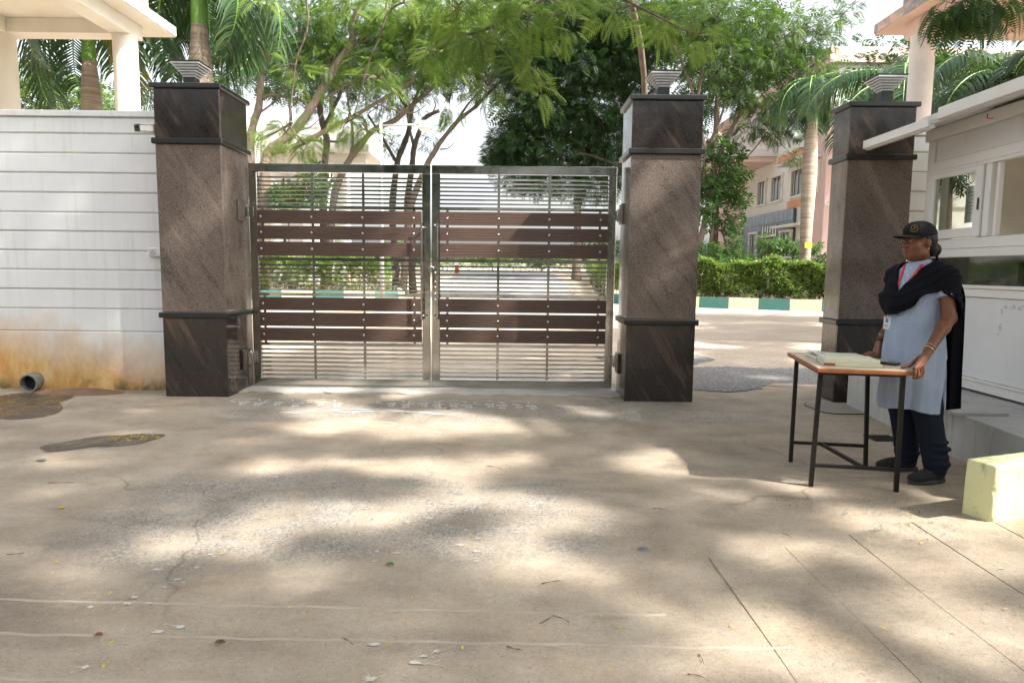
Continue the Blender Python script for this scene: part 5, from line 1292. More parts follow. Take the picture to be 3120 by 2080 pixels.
def band(wr, el, t, r_, th, mt, nm, ecc=1.0):
    c = wr.lerp(el, t); ax_ = (el-wr).normalized(); u = ax_.orthogonal().normalized(); w = ax_.cross(u)
    MB().tube([c+u*r_*math.cos(.2618*i)+w*r_*ecc*math.sin(.2618*i)+ax_*.004*math.sin(.2618*i*2) for i in range(25)], th, 6, cap=False).build(nm, mt, guard, True)
band(wrL, elL, .07, .0325, .0018, 'bangle', 'bangle'); band(wrL, elL, .14, .0335, .0013, 'bangle', 'bangle'); band(wrR, elR, .22, .0345, .0015, 'bangle', 'bangle'); band(wrR, elR, .06, .0305, .006, 'black_plastic', 'watch_strap')

# ------------------------------------------------------------------ pale yellow kerb block, chipped and uneven
bo = Vector((2.571, 3.527, 0)); bu_ = Vector((math.cos(R(20)), math.sin(R(20)), 0)); bv_ = Vector((-bu_.y, bu_.x, 0))
Q = Field((2.46, 3.47, -.03), (3.50, 4.05, .40), .0085)
sl, X, Y, Z = Q.win(Q.lo, Q.lo+Q.h*Q.n)
u = (X-bo.x)*bu_.x+(Y-bo.y)*bu_.y; v = (X-bo.x)*bv_.x+(Y-bo.y)*bv_.y
wob = .0016*np.sin(17*u+5*Z)*np.sin(13*Z+7*v+1)+.0006*np.sin(61*u+13*Z)*np.sin(47*v+39*Z)
lean = .028*Z
q = np.maximum.reduce([np.abs(u-.45)-.45+lean*.5+.012, np.abs(v-.086)-.086+lean*.4+.012, np.abs(Z-.16)-.18+.012])
qq = np.sqrt(np.maximum(np.abs(u-.45)-.438+lean*.5, 0)**2+np.maximum(np.abs(v-.086)-.074+lean*.4, 0)**2+np.maximum(np.abs(Z-.15)-.178, 0)**2)
Q.d = (np.where(q > 0, qq, q)-.012+wob).astype(np.float32)
for a, b, c, r_ in ((.002, -.002, .20, .022), (.004, .0, .235, .014), (.30, -.004, .33, .016), (.003, .10, .33, .012), (.002, .0, .03, .02)): Q.ell(bo+bu_*a+bv_*b+Vz*c, (r_, r_*.8, r_*1.3), ((1, 0, 0), (0, 1, 0), (0, 0, 1)), .004, True)
Q.d[:, :, 0] = .01; Q.d[0] = .01; Q.d[-1] = .01; Q.d[:, 0] = .01; Q.d[:, -1] = .01
tag(Q.surface('kerb_block', 'yellow_block', None), 'pale yellow painted concrete block at the edge of the ramp', 'concrete block')
# ------------------------------------------------------------------ vegetation
def tmpl_pinnate(pairs=12, length=1.0, plen=.40, w=.056, droop=.28):
    V = []; F = []
    def blade(b, d, L, wd, up):
        n_ = len(V); s = np.cross(up, d); s /= np.linalg.norm(s)+1e-9
        p0 = b; p1 = b+d*L*.5-np.array([0, 0, .03*L]); p2 = b+d*L-np.array([0, 0, .16*L])
        V.extend([p0, p1+s*wd*L*1.15, p2, p1-s*wd*L*1.15]); F.append((n_, n_+1, n_+2, n_+3))
    for i in range(pairs):
        t = (i+1)/(pairs+.3); x = length*t; z = -droop*t*t
        L = plen*(math.sin(math.pi*(.18+.72*t)))**.6
        for s in (1, -1):
            d = np.array([.38+.25*t, s*1.0, .10]); d /= np.linalg.norm(d)
            blade(np.array([x, 0, z]), d, L, w/plen*.5, np.array([0, 0, 1.]))
    blade(np.array([length*.97, 0, -droop*.95]), np.array([1., 0, -.4]), plen*.5, .09, np.array([0, 0, 1.]))
    n_ = len(V); V.extend([np.array([0, .006, 0]), np.array([0, -.006, 0]), np.array([length, -.003, -droop]), np.array([length, .003, -droop])]); F.append((n_, n_+1, n_+2, n_+3))
    return np.array(V, float), np.array(F)
def tmpl_simple(w=.45):
    return np.array([(0, 0, 0), (.5, w/2, .05), (1, 0, -.06), (.5, -w/2, .05)], float), np.array([(0, 1, 2, 3)])
def tmpl_sprig(k=6, w=.34):
    V = []; F = []
    r = np.random.default_rng(3)
    for i in range(k):
        a = i*2.4; b = np.array([.08*i, 0, 0]); d = np.array([.5, math.cos(a), .45*math.sin(a)+.2]); d /= np.linalg.norm(d)
        s = np.cross(d, [0, 0, 1.]); s /= np.linalg.norm(s); n_ = len(V); L = .55
        V.extend([b, b+d*L*.5+s*w*L*.5, b+d*L+np.array([0, 0, -.1]), b+d*L*.5-s*w*L*.5]); F.append((n_, n_+1, n_+2, n_+3))
    return np.array(V), np.array(F)
T_PIN, T_PIN_LO, T_SIMPLE, T_SPRIG = tmpl_pinnate(), tmpl_pinnate(5, 1, .45, .15), tmpl_simple(), tmpl_sprig()
def norm(a): return a/np.maximum(np.linalg.norm(a, axis=1, keepdims=True), 1e-9)
def foliage(name, mat, parent, tm, pos, dirs, size, up_jit=.45, tint=(.5, .22)):
    V0, F0 = tm; n_ = len(pos)
    d = norm(dirs); up = norm(np.array([0, 0, 1.])+rng.normal(0, up_jit, (n_, 3)))
    s = norm(np.cross(up, d)); u = np.cross(d, s)
    M = np.stack([d, s, u], 2)*size[:, None, None]
    V = np.einsum('nij,kj->nki', M, V0)+pos[:, None, :]
    F = F0[None]+(np.arange(n_)*len(V0))[:, None, None]
    t = np.clip(rng.normal(tint[0], tint[1], n_), 0, 1); t = np.repeat(t, len(V0))
    o = np_mesh(name, V.reshape(-1, 3), F.reshape(-1, F0.shape[1]), mat, parent, t); o['kind'] = 'stuff'; return o
def clump_pts(clumps):
    P = []; D = []; S = []
    for c, r, n_, sz in clumps:
        q = norm(rng.normal(size=(n_, 3)))*(rng.random((n_, 1))**.42)
        p = np.array(c)+q*np.array(r)
        dd = q*np.array([1, 1, .5])+rng.normal(0, .45, (n_, 3)); dd[:, 2] -= .25
        P.append(p); D.append(dd); S.append(sz*rng.uniform(.65, 1.25, n_))
    return np.concatenate(P), np.concatenate(D), np.concatenate(S)
DENS = 1.0
FAR = None
def dd(d): return d if FAR is None else FAR[0]+(d-FAR[1])*.5
def pc(px, py, d, rx, ry, rd, n_, sz=.32):
    n_ = max(6, int(n_*DENS)); e = dd(d); k = e/d; c = at(px, py, e); return (tuple(c), (rx*e/2080, rd*(k*.6 if FAR else 1), ry*e/2080), n_, sz*(k*.52 if FAR else 1))
def smooth_line(pts, sub=5):
    P = [Vector(p) for p in pts]; out = []
    for i in range(len(P)-1):
        p0, p1, p2, p3 = P[max(i-1, 0)], P[i], P[i+1], P[min(i+2, len(P)-1)]
        for j in range(sub):
            t = j/sub; out.append(.5*((2*p1)+(p2-p0)*t+(2*p0-5*p1+4*p2-p3)*t*t+(3*p1-p0-3*p2+p3)*t**3))
    out.append(P[-1]); return out
def limb(name, mat, parent, pts, r0, r1, seg=9):
    L = smooth_line(pts); k = len(L)
    rr = [(r0+(r1-r0)*(i/(k-1))**.8)*(1+.07*math.sin(i*1.9+r0*90)+.05*math.sin(i*.7)) for i in range(k)]
    return MB().tube(L, rr, seg).build(name, mat, parent, True), L
def twigs(parent, mat, clumps, lines, per=5, rad=.010):
    m = MB(); pts = [p for L in lines for p in L]
    if not pts: return
    A = np.array([tuple(p) for p in pts]); r = random.Random(len(clumps)*7+len(pts))
    for c, rr, n_, sz in clumps:
        c = np.array(c); i = int(((A-c)**2).sum(1).argmin()); a = Vector(A[i]); b = Vector(c)
        if (b-a).length < 8: m.tube(smooth_line([a, a.lerp(b, .5)+Vector((r.uniform(-.1, .1), r.uniform(-.1, .1), .06)), b], 3), [.022-.0025*k for k in range(7)], 6)
        for _ in range(per):
            e = b+Vector((r.uniform(-1, 1)*rr[0], r.uniform(-1, 1)*rr[1], r.uniform(-1, 1)*rr[2]))*.85
            m.tube([b, b.lerp(e, .5)+Vector((0, 0, .05)), e], [rad, rad*.7, rad*.35], 5)
    m.build('twigs', mat, parent, True)['kind'] = 'stuff'
def tree(name, label, limbs, clumps, leaf='leaf_fresh', bark='bark', tm=None, cat='tree', group='trees behind the gate', per=5, tint=(.5, .22), jit=.45):
    g0 = limbs[0][0][0]; t = empty(name, (g0[0], g0[1], gz(g0[1])), label, cat, group); lines = []
    for i, (pts, r0, r1) in enumerate(limbs):
        kr = 1 if FAR is None else FAR[0]/FAR[1]*.42
        lines.append(limb('trunk' if i == 0 else 'branch', bark, t, pts, r0*kr, r1*kr)[1])
    if per: twigs(t, bark, clumps, lines, per, .010 if FAR is None else .02)
    P, D, S = clump_pts(clumps); foliage('crown', leaf, t, tm or T_PIN, P, D, S, jit, tint)
    return t
def PX(d, *pts, base=None):
    out = [at(x, y, dd(d+(e[0] if e else 0))) for x, y, *e in pts]; base = base*(dd(d)/d) if base is not None else None
    if base is not None:
        p = out[0]; out = [Vector((p.x+base, p.y, gz(p.y)-.1)), Vector((p.x+base*.6, p.y, (p.z)*.5))]+out
    return out

DENS = 1.5; FAR = (30.5, 9.6)
# tree with forked stem just behind the gate pillar
tree('raintree', 'feathery tree forking into two upright stems beside the gate pillar', [
    (PX(11, (762, 470), (772, 380), (788, 330), (796, 250), (803, 190), (800, 112), (790, 0), (780, -160), base=.1), .17, .07),
    (PX(11, (805, 196), (833, 146), (827, 85), (846, 27), (868, -10), (900, -120)), .075, .05),
    (PX(11, (800, 190), (812, 60), (812, -60)), .05, .03),
    (PX(11, (800, 298), (836, 289), (900, 303), (938, 309, -.3), (989, 299, -.6), (1057, 258, -1), (1160, 204, -1.4), (1295, 184, -1.8)), .06, .025),
    (PX(11, (790, 345), (845, 300, -.2), (880, 225, -.5), (930, 150, -.8)), .035, .018),
    (PX(11, (833, 146), (870, 125, -.3), (915, 95, -.5)), .04, .02)],
    [pc(760, 40, 11, 110, 60, 1.0, 100), pc(900, 60, 10.5, 120, 70, 1.0, 150), pc(715, 150, 11.5, 50, 70, .8, 60), pc(690, 40, 12, 60, 50, .8, 50), pc(880, 180, 10.5, 110, 60, .8, 110), pc(740, 230, 12, 60, 60, .6, 60), pc(1000, 110, 10.5, 120, 60, .9, 140), pc(1180, 120, 9.6, 110, 60, .8, 120), pc(880, 275, 10.5, 60, 40, .5, 30), pc(1290, 190, 9.0, 60, 40, .4, 40)])
# big leaning tree
tree('raintree', 'leaning feathery tree whose thick limb slants up over the gate', [
    (PX(9.6, (808, 520), (812, 490), (824, 458), (890, 405), (935, 350), (982, 272), (1016, 211), (1071, 126), (1074, 68), (1105, 17), (1140, -50), (1190, -150), base=-.05), .20, .085),
    (PX(9.6, (830, 462), (880, 452, .3), (938, 428, .5), (1006, 391, .5), (1074, 357, .5), (1142, 316, .5), (1230, 265, .4), (1278, 218, .2), (1340, 150, -.2), (1400, 60, -.6)), .11, .03),
    (PX(9.6, (1030, 190), (1139, 78, -.4), (1240, 40, -.8), (1350, -20, -1.2)), .05, .025),
    (PX(9.6, (1040, 180), (1120, 120, -.3), (1210, 110, -.6), (1330, 95, -1), (1450, 40, -1.3)), .05, .02),
    (PX(9.6, (895, 402), (950, 385, -.2), (985, 345, -.4)), .03, .012),
    (PX(9.6, (1142, 316), (1250, 345, -.3), (1300, 318, -.3)), .03, .012)],
    [pc(1080, 30, 9.5, 140, 60, .9, 150), pc(1250, 60, 8.6, 130, 70, .8, 150, .34), pc(1400, 60, 8.0, 120, 80, .8, 170, .36), pc(1330, 160, 8.3, 90, 60, .7, 90, .34), pc(1150, 210, 9.2, 110, 60, .7, 90), pc(1010, 200, 9.8, 90, 60, .6, 70)], leaf='leaf_sun_tint', tint=(.42, .28))
tree('raintree', 'feathery tree arching low with a bare forked branch against the sky', [
    (PX(14, (1020, 590), (1060, 496), (1101, 439), (1142, 394), (1203, 367), (1261, 316), (1312, 272), (1363, 235), (1440, 190), base=-.2), .16, .05),
    (PX(14, (1060, 496), (1075, 440), (1072, 380), (1060, 300), (1065, 200)), .06, .03)],
    [pc(1363, 235, 13.5, 110, 50, 1, 130), pc(1280, 250, 13.5, 100, 45, 1, 110), pc(1060, 190, 14, 100, 60, 1, 120), pc(1180, 300, 14, 60, 40, .8, 50), pc(1470, 190, 13, 90, 60, 1, 120)])
tree('raintree', 'slim dark tree with a broken stub behind the gate', [
    (PX(17, (985, 620), (990, 500), (996, 430), (985, 390), (975, 330), (980, 250), base=.0), .17, .09), (PX(17, (996, 430), (1030, 432), (1045, 425)), .05, .03), (PX(17, (985, 395), (1030, 300), (1062, 200)), .08, .04)],
    [pc(985, 260, 17, 110, 60, 1.2, 170), pc(870, 110, 17, 170, 90, 1.5, 260), pc(1150, 120, 17, 170, 90, 1.5, 260), pc(1380, 110, 17, 150, 90, 1.5, 240), pc(700, 90, 18, 130, 90, 1.5, 180), pc(1080, 270, 17, 70, 50, 1, 90), pc(950, 340, 17, 60, 30, .7, 40)], bark='bark_dark', leaf='leaf_deep')
tree('raintree', 'slender tree with a twin crossed stem standing by the street lamp', [
    (PX(19, (1195, 640), (1210, 500), (1230, 442), (1247, 391), (1244, 340), (1225, 305), (1205, 270), base=.1), .15, .07), (PX(19, (1246, 385), (1262, 310), (1290, 250), (1340, 190)), .08, .04), (PX(19, (1205, 490), (1165, 420), (1120, 350)), .07, .04)],
    [pc(1210, 270, 19, 90, 60, 1.3, 150), pc(1300, 215, 18, 110, 50, 1.2, 150), pc(1190, 440, 19, 50, 40, .8, 60), pc(1150, 330, 19, 60, 50, .8, 80)], bark='bark_dark', leaf='leaf_deep')
tree('raintree', 'slender tree whose broken limb points beside the lamp head', [
    (PX(18, (1240, 640), (1256, 500), (1261, 452), (1278, 401), (1295, 360), (1339, 337), base=.15), .15, .07), (PX(18, (1262, 450), (1250, 400), (1240, 340)), .07, .03), (PX(18, (1318, 345), (1328, 318), (1322, 308)), .03, .015)],
    [pc(1240, 330, 18, 60, 40, .8, 60), pc(1300, 420, 18, 40, 40, .6, 30)], bark='bark_dark', leaf='leaf_deep')
tree('raintree', 'tree with bare dark fork reaching over the open sky above the gate', [
    (PX(14, (1255, 620), (1302, 500), (1322, 466), (1346, 428), (1397, 367), (1448, 326), (1500, 272), (1560, 215), base=-.2), .14, .045), (PX(14, (1340, 455), (1365, 452), (1385, 435)), .03, .01), (PX(14, (1390, 372), (1425, 320), (1470, 270)), .05, .025), (PX(14, (1345, 430), (1375, 385), (1392, 372)), .04, .03)],
    [pc(1500, 270, 13.5, 70, 60, .8, 90), pc(1560, 200, 12.5, 90, 70, .9, 140), pc(1440, 250, 13.5, 70, 40, .7, 60)])
DENS = 4.2; FAR = (30, 13)
# dense dark tree in the middle right
tree('shade_tree', 'dense dark green tree massed behind the middle pillar', [
    (PX(13.5, (1990, 640), (1975, 420), (1961, 282), (1971, 136), (1930, 34), (1900, -80), base=0), .22, .10),
    (PX(13, (1960, 500), (1886, 503), (1784, 469), (1733, 476), (1682, 442), (1638, 357), (1611, 289)), .07, .03),
    (PX(13, (1930, 440), (1896, 357), (1852, 265), (1830, 200)), .07, .03),
    (PX(13.5, (1790, 520), (1760, 400), (1755, 300), (1750, 250)), .04, .02), (PX(13.5, (1968, 230), (1900, 160), (1850, 150)), .05, .02), (PX(14, (1960, 300), (2040, 230), (2075, 180)), .06, .03)],
    [pc(1650, 60, 12, 130, 80, 1.2, 260), pc(1830, 50, 12.5, 150, 80, 1.3, 300), pc(1600, 200, 12, 90, 80, 1.0, 200), pc(1750, 200, 13, 130, 90, 1.2, 280), pc(1900, 180, 13.5, 100, 90, 1.2, 240), pc(1640, 330, 13.5, 110, 80, 1.2, 240), pc(1790, 340, 14, 120, 90, 1.2, 260), pc(1570, 430, 14, 80, 60, 1, 180), pc(1690, 460, 14.5, 120, 70, 1.2, 230), pc(1850, 450, 14.5, 90, 80, 1, 200), pc(1950, 330, 14.5, 70, 100, 1, 160), pc(1510, 480, 14.5, 40, 40, .7, 70), pc(1800, 560, 15, 120, 60, 1, 140), pc(1620, 545, 15, 120, 50, 1, 150), pc(2020, 100, 13.5, 80, 80, 1, 140)], leaf='leaf_deep', bark='bark_dark', tint=(.42, .22))
DENS = 2.1; FAR = (28.5, 12.5)
# right-hand tree seen on both sides of the middle pillar
tree('raintree', 'feathery tree with pale crossing stems rising behind the middle pillar', [
    (PX(12.5, (2155, 640), (2165, 577), (2187, 490), (2230, 390), (2282, 312), (2330, 230), (2380, 120), base=-.25), .17, .04),
    (PX(12.5, (2150, 600), (2148, 477), (2200, 347), (2226, 217), (2240, 100)), .07, .03),
    (PX(12, (2135, 420), (2128, 286), (2158, 136), (2182, 44), (2200, -40)), .085, .06),
    (PX(12, (2150, 460), (2111, 286), (2073, 177), (2029, 105), (1985, 0), (1950, -90)), .075, .035),
    (PX(12.5, (2187, 500), (2260, 490), (2310, 440), (2340, 400)), .045, .02), (PX(12.5, (2260, 345), (2330, 290), (2420, 282), (2500, 300)), .02, .01), (PX(12.5, (2140, 530), (2110, 510), (2060, 500)), .04, .03)],
    [pc(2080, 40, 11.5, 110, 70, 1, 190), pc(2240, 60, 12, 120, 80, 1.1, 220), pc(2400, 90, 12.5, 110, 80, 1.1, 130), pc(2180, 190, 12, 100, 70, 1, 150), pc(2310, 200, 12.5, 110, 70, 1, 170), pc(2430, 200, 13, 80, 60, 1, 60), pc(2250, 290, 12.5, 90, 50, .9, 100), pc(2380, 320, 11.5, 110, 45, .8, 90, .36), pc(2290, 390, 12.5, 60, 35, .7, 40), pc(2500, 110, 12.5, 70, 60, .9, 60), pc(2560, 50, 12.5, 60, 40, .8, 40), pc(2180, 430, 13, 40, 40, .6, 26), pc(2420, 480, 13, 40, 30, .5, 20), pc(2480, 230, 12.5, 90, 70, 1, 110), pc(2540, 330, 12.5, 60, 40, .8, 50), pc(2370, 400, 12.5, 50, 30, .6, 40)], tint=(.5, .25))
FAR = None; DENS = .62
# low sprays over the gate with sunlight painted into the leaf colour, carried by a bough from the middle tree
tree('raintree', 'yellow-green sprays of feathery leaves hanging above the meeting of the gate leaves', [
    ([Vector((2.5, 13.4, -.1)), Vector((2.5, 13.3, 3.0)), Vector((2.2, 12.4, 5.2)), Vector((1.2, 10.4, 6.4)), Vector((.4, 9.0, 5.9)), Vector((-.4, 8.2, 5.0))], .08, .02), (PX(8.2, (1750, -60), (1600, 30), (1480, 90), (1400, 110)), .03, .012), (PX(8.2, (1620, 20), (1600, 130), (1610, 200), (1640, 260)), .02, .008), (PX(8.2, (1500, 85), (1470, 170), (1490, 250)), .02, .008)],
    [pc(1560, 50, 8.0, 120, 70, .7, 150, .25), pc(1700, 50, 8.2, 100, 60, .7, 100, .25), pc(1600, 190, 8.0, 60, 45, .5, 46, .25), pc(1440, 120, 7.8, 70, 60, .5, 60, .25), pc(1490, 260, 8.0, 45, 40, .4, 26, .25), pc(1640, 270, 8.3, 35, 30, .3, 18, .25), pc(2020, 70, 8.6, 70, 60, .5, 60, .25), pc(2120, 110, 8.2, 60, 36, .4, 36, .25), pc(1880, 30, 8.6, 80, 40, .5, 60, .25)], tint=(.55, .28), leaf='leaf_sun_tint')
tree('raintree', 'feathery sprays drooping over the gate leaf beside the white wall', [
    ([Vector((-9.6, 7.95, -.1)), Vector((-9.6, 7.95, 3.0)), Vector((-9.2, 7.95, 5.4)), Vector((-6.5, 8.1, 6.6)), Vector((-3.4, 8.6, 7.0)), Vector((-1.8, 8.8, 7.2)), Vector((.2, 8.6, 7.0))], .15, .03), ([Vector((-3.4, 8.6, 7.0)), at(930, -20, 9.4), at(900, 200, 9.4), at(880, 380, 9.4)], .022, .006), ([Vector((-1.8, 8.8, 7.2)), at(1180, -30, 8.8), at(1120, 200, 8.9), at(1080, 350, 9.0)], .02, .005), ([Vector((-.6, 8.7, 7.1)), at(1380, -40, 8.4), at(1400, 140, 8.2), at(1372, 290, 8.2)], .02, .005)],
    [pc(800, 425, 9.6, 50, 36, .4, 30, .25), pc(930, 440, 9.2, 60, 40, .4, 40, .25), pc(870, 405, 9.4, 50, 40, .4, 30, .25), pc(1060, 372, 9.2, 60, 36, .4, 36, .25), pc(1120, 400, 9.0, 40, 30, .3, 20, .25), pc(1370, 310, 8.2, 30, 40, .3, 18, .25), pc(1330, 160, 8.3, 80, 50, .5, 60, .25), pc(1400, 30, 8.0, 110, 50, .6, 110, .25), pc(1230, 10, 8.6, 100, 40, .6, 60, .25), pc(1060, -10, 9.2, 100, 30, .6, 30, .25), pc(900, 220, 9.6, 40, 30, .4, 14, .25), pc(1150, 240, 9.0, 50, 40, .4, 24, .25), pc(820, 0, 10, 80, 30, .5, 20, .25)], tint=(.5, .28), leaf='leaf_sun_tint')
DENS = 1.0
# background greenery
tree('background_tree', 'bright green bushy tree behind the white wall and palms', [(PX(19, (150, 330), (150, 250), (140, 200), base=0), .15, .06)],
    [pc(90, 230, 19, 90, 60, 1.2, 260, .30), pc(190, 280, 19, 90, 60, 1.2, 260, .30), pc(330, 310, 20, 90, 50, 1.2, 200, .3), pc(60, 310, 19, 90, 50, 1, 200, .3)], tm=T_PIN_LO, tint=(.75, .2), group='trees beyond the yard')
tree('background_tree', 'leafy tree filling the gap between palm and forked tree', [(PX(36, (640, 420), (640, 280), (650, 150), base=0), .16, .07)],
    [pc(640, 60, 36, 110, 80, 2.5, 300, 0.52), pc(700, 180, 36, 80, 80, 2.0, 200, 0.52), pc(560, 40, 37, 80, 60, 2.0, 180, 0.51), pc(660, 280, 36, 60, 50, 1.7, 90, 0.52), pc(430, 300, 38, 70, 50, 1.7, 150, 0.50)], leaf='leaf_deep', tm=T_PIN_LO, group='trees beyond the yard')
tree('background_tree', 'far tree rising behind the pink building end', [(PX(58, (2560, 560), (2560, 400), (2550, 250), base=0), .25, .1)],
    [pc(2520, 230, 58, 120, 80, 3.4, 260, 0.96), pc(2650, 200, 58, 110, 80, 3.4, 220, 0.96), pc(2420, 330, 58, 70, 60, 2.5, 120, 0.87)], tm=T_PIN_LO, leaf='leaf_deep', group='trees beyond the yard')
tree('background_tree', 'leafy tree added to shade the end of the pink building', [([Vector((19.6, 31.2, -.1)), Vector((19.6, 31.2, 4)), Vector((19.4, 31.2, 8))], .22, .1)],  # placed toward the sun to keep that end wall from blowing out
    [((19.4, 31.2, 8.6), (3.2, 2.2, 2.2), 420, .7), ((17.6, 31.6, 10.2), (2.6, 2, 1.6), 260, .7), ((21.5, 31, 7), (2.4, 2, 2), 240, .7), ((18.4, 31.4, 6.4), (1.8, 1.4, 1.6), 140, .6)], tm=T_PIN_LO, leaf='leaf_deep', group='trees beyond the yard')
tree('background_tree', 'far tree showing through gaps behind the crossing stems', [(PX(60, (2260, 620), (2255, 420), (2250, 250), base=0), .28, .1)],
    [pc(2180, 200, 60, 110, 90, 4.1, 260, 0.95), pc(2300, 170, 60, 110, 90, 4.1, 260, 0.95), pc(2130, 330, 60, 60, 70, 3.4, 110, 0.79)], tm=T_PIN_LO, leaf='leaf_deep', group='trees beyond the yard')
tree('background_tree', 'far tree behind the leaning trunks and cream porch', [(PX(58, (900, 640), (890, 420), (880, 280), base=0), .28, .1)],
    [pc(880, 230, 58, 120, 70, 3.4, 240, 0.96), pc(1060, 190, 58, 120, 60, 3.4, 220, 0.96), pc(1210, 180, 60, 110, 60, 3.4, 180, 0.93)], tm=T_PIN_LO, leaf='leaf_deep', group='trees beyond the yard')
for i, (px_, py_, d_, rx_, ry_, lb) in enumerate(((1180, 770, 60, 130, 40, 'round far bush left of the red bollard'), (1650, 780, 62, 90, 26, 'low far bush beside the inner road end'), (1500, 786, 74, 90, 14, 'small far bush before the pale low wall'), (1820, 760, 55, 80, 50, 'far bush behind the kerb corner'))):
    tree('far_bush', lb, [(PX(d_, (px_, py_+10), (px_+5, py_-10), base=0), .1, .05)], [pc(px_, py_, d_, rx_, ry_, 1.6, 340, .55)], tm=T_SPRIG, leaf='leaf_shrub', group='bushes far inside', per=0)

tree('background_tree', 'broad dark tree backing the dense middle tree', [(PX(46, (1760, 640), (1755, 420), (1750, 250), base=0), .35, .15)],
    [pc(1620, 120, 46, 150, 120, 3, 420, .8), pc(1800, 110, 46, 150, 130, 3, 460, .8), pc(1940, 160, 46, 110, 140, 3, 360, .8), pc(1640, 330, 46, 120, 110, 3, 380, .8), pc(1800, 350, 46, 140, 120, 3, 460, .8), pc(1900, 480, 46, 90, 100, 3, 260, .8), pc(1700, 500, 46, 150, 80, 3, 380, .8), pc(1570, 470, 46, 70, 50, 2, 160, .7)], tm=T_PIN_LO, leaf='leaf_deep', group='trees beyond the yard', per=2)
tree('background_tree', 'broad dark tree backing the crossing pale stems', [(PX(48, (2180, 640), (2180, 420), (2190, 250), base=0), .35, .15)],
    [pc(2080, 100, 48, 120, 110, 3, 330, .8), pc(2230, 90, 48, 130, 100, 3, 330, .8), pc(2380, 130, 48, 110, 90, 3, 260, .8), pc(2170, 260, 48, 100, 80, 3, 220, .8), pc(2320, 260, 48, 90, 70, 2.5, 170, .7)], tm=T_PIN_LO, leaf='leaf_deep', group='trees beyond the yard', per=2)
tree('background_tree', 'broad tree backing the leaning trunks behind the gate', [(PX(52, (1010, 640), (1010, 420), (1010, 250), base=0), .35, .15)],
    [pc(760, 110, 52, 110, 100, 3, 230, .8), pc(920, 100, 52, 130, 90, 3, 250, .8), pc(1090, 120, 52, 130, 90, 3, 250, .8), pc(1260, 110, 52, 130, 80, 3, 230, .8), pc(1420, 120, 52, 110, 90, 3, 230, .8), pc(1000, 250, 52, 150, 50, 2.5, 150, .7)], tm=T_PIN_LO, leaf='leaf_deep', group='trees beyond the yard', per=2)

# shrubs by the pink building
tree('garden_tree', 'small dark narrow-leaved tree left of the stone entrance', [(PX(28.5, (2160, 780), (2170, 700), (2180, 600), (2195, 500), base=0), .12, .04), (PX(28.5, (2167, 720), (2195, 700), (2210, 740)), .05, .03)],
    [pc(2205, 470, 28.5, 60, 40, .8, 130, .42), pc(2185, 560, 28.5, 70, 50, .9, 190, .42), pc(2245, 600, 28.5, 40, 36, .7, 70, .42), pc(2145, 640, 28.5, 60, 50, .8, 150, .42), pc(2245, 530, 28, 40, 25, .5, 60, .42), pc(2225, 680, 28.5, 40, 30, .5, 60, .42), pc(2135, 540, 29, 40, 60, .6, 90, .42)], tm=T_SPRIG, leaf='leaf_shrub', group='garden shrubs', per=4)
tree('garden_shrub', 'bushy shrub below the narrow-leaved tree', [(PX(28, (2190, 830), (2190, 790), base=0), .05, .03)],
    [pc(2170, 780, 28, 60, 45, .8, 240, .30), pc(2250, 790, 28, 50, 35, .7, 170, .30), pc(2235, 730, 28, 25, 45, .4, 90, .28)], tm=T_SPRIG, leaf='leaf_shrub', group='garden shrubs', per=3)
tree('garden_shrub', 'small round-headed shrub in front of the doorway', [(PX(29, (2365, 800), (2362, 770), (2358, 745), base=0), .06, .04)],
    [pc(2340, 745, 29, 35, 28.5, .6, 120, .30), pc(2385, 750, 29, 28, 20, .5, 90, .3)], tm=T_SPRIG, leaf='leaf_shrub', group='garden shrubs', per=3)
tree('garden_shrub', 'small shrub beside the palm trunk', [(PX(28.6, (2438, 810), (2438, 770), base=0), .05, .03)],
    [pc(2440, 762, 28.6, 30, 26, .5, 110, .3), pc(2480, 755, 28.6, 18, 14, .3, 40, .3)], tm=T_SPRIG, leaf='leaf_shrub', group='garden shrubs', per=3)
tree('garden_shrub', 'dark leafy shrub at the far end of the hedge', [(PX(25.2, (2520, 860), (2520, 830), base=0), .05, .03)],
    [pc(2520, 820, 25.2, 40, 40, .6, 160, .36)], tm=T_SPRIG, leaf='leaf_deep', group='garden shrubs', per=2)
tree('garden_shrub', 'spiky shrub showing through the upper gate slats', [(PX(31, (880, 720), (880, 640), base=0), .05, .03)],
    [pc(870, 600, 31, 70, 35, .9, 150, .55), pc(960, 560, 31, 40, 60, .9, 110, .55)], tm=T_SPRIG, leaf='leaf_shrub', group='garden shrubs', per=2)

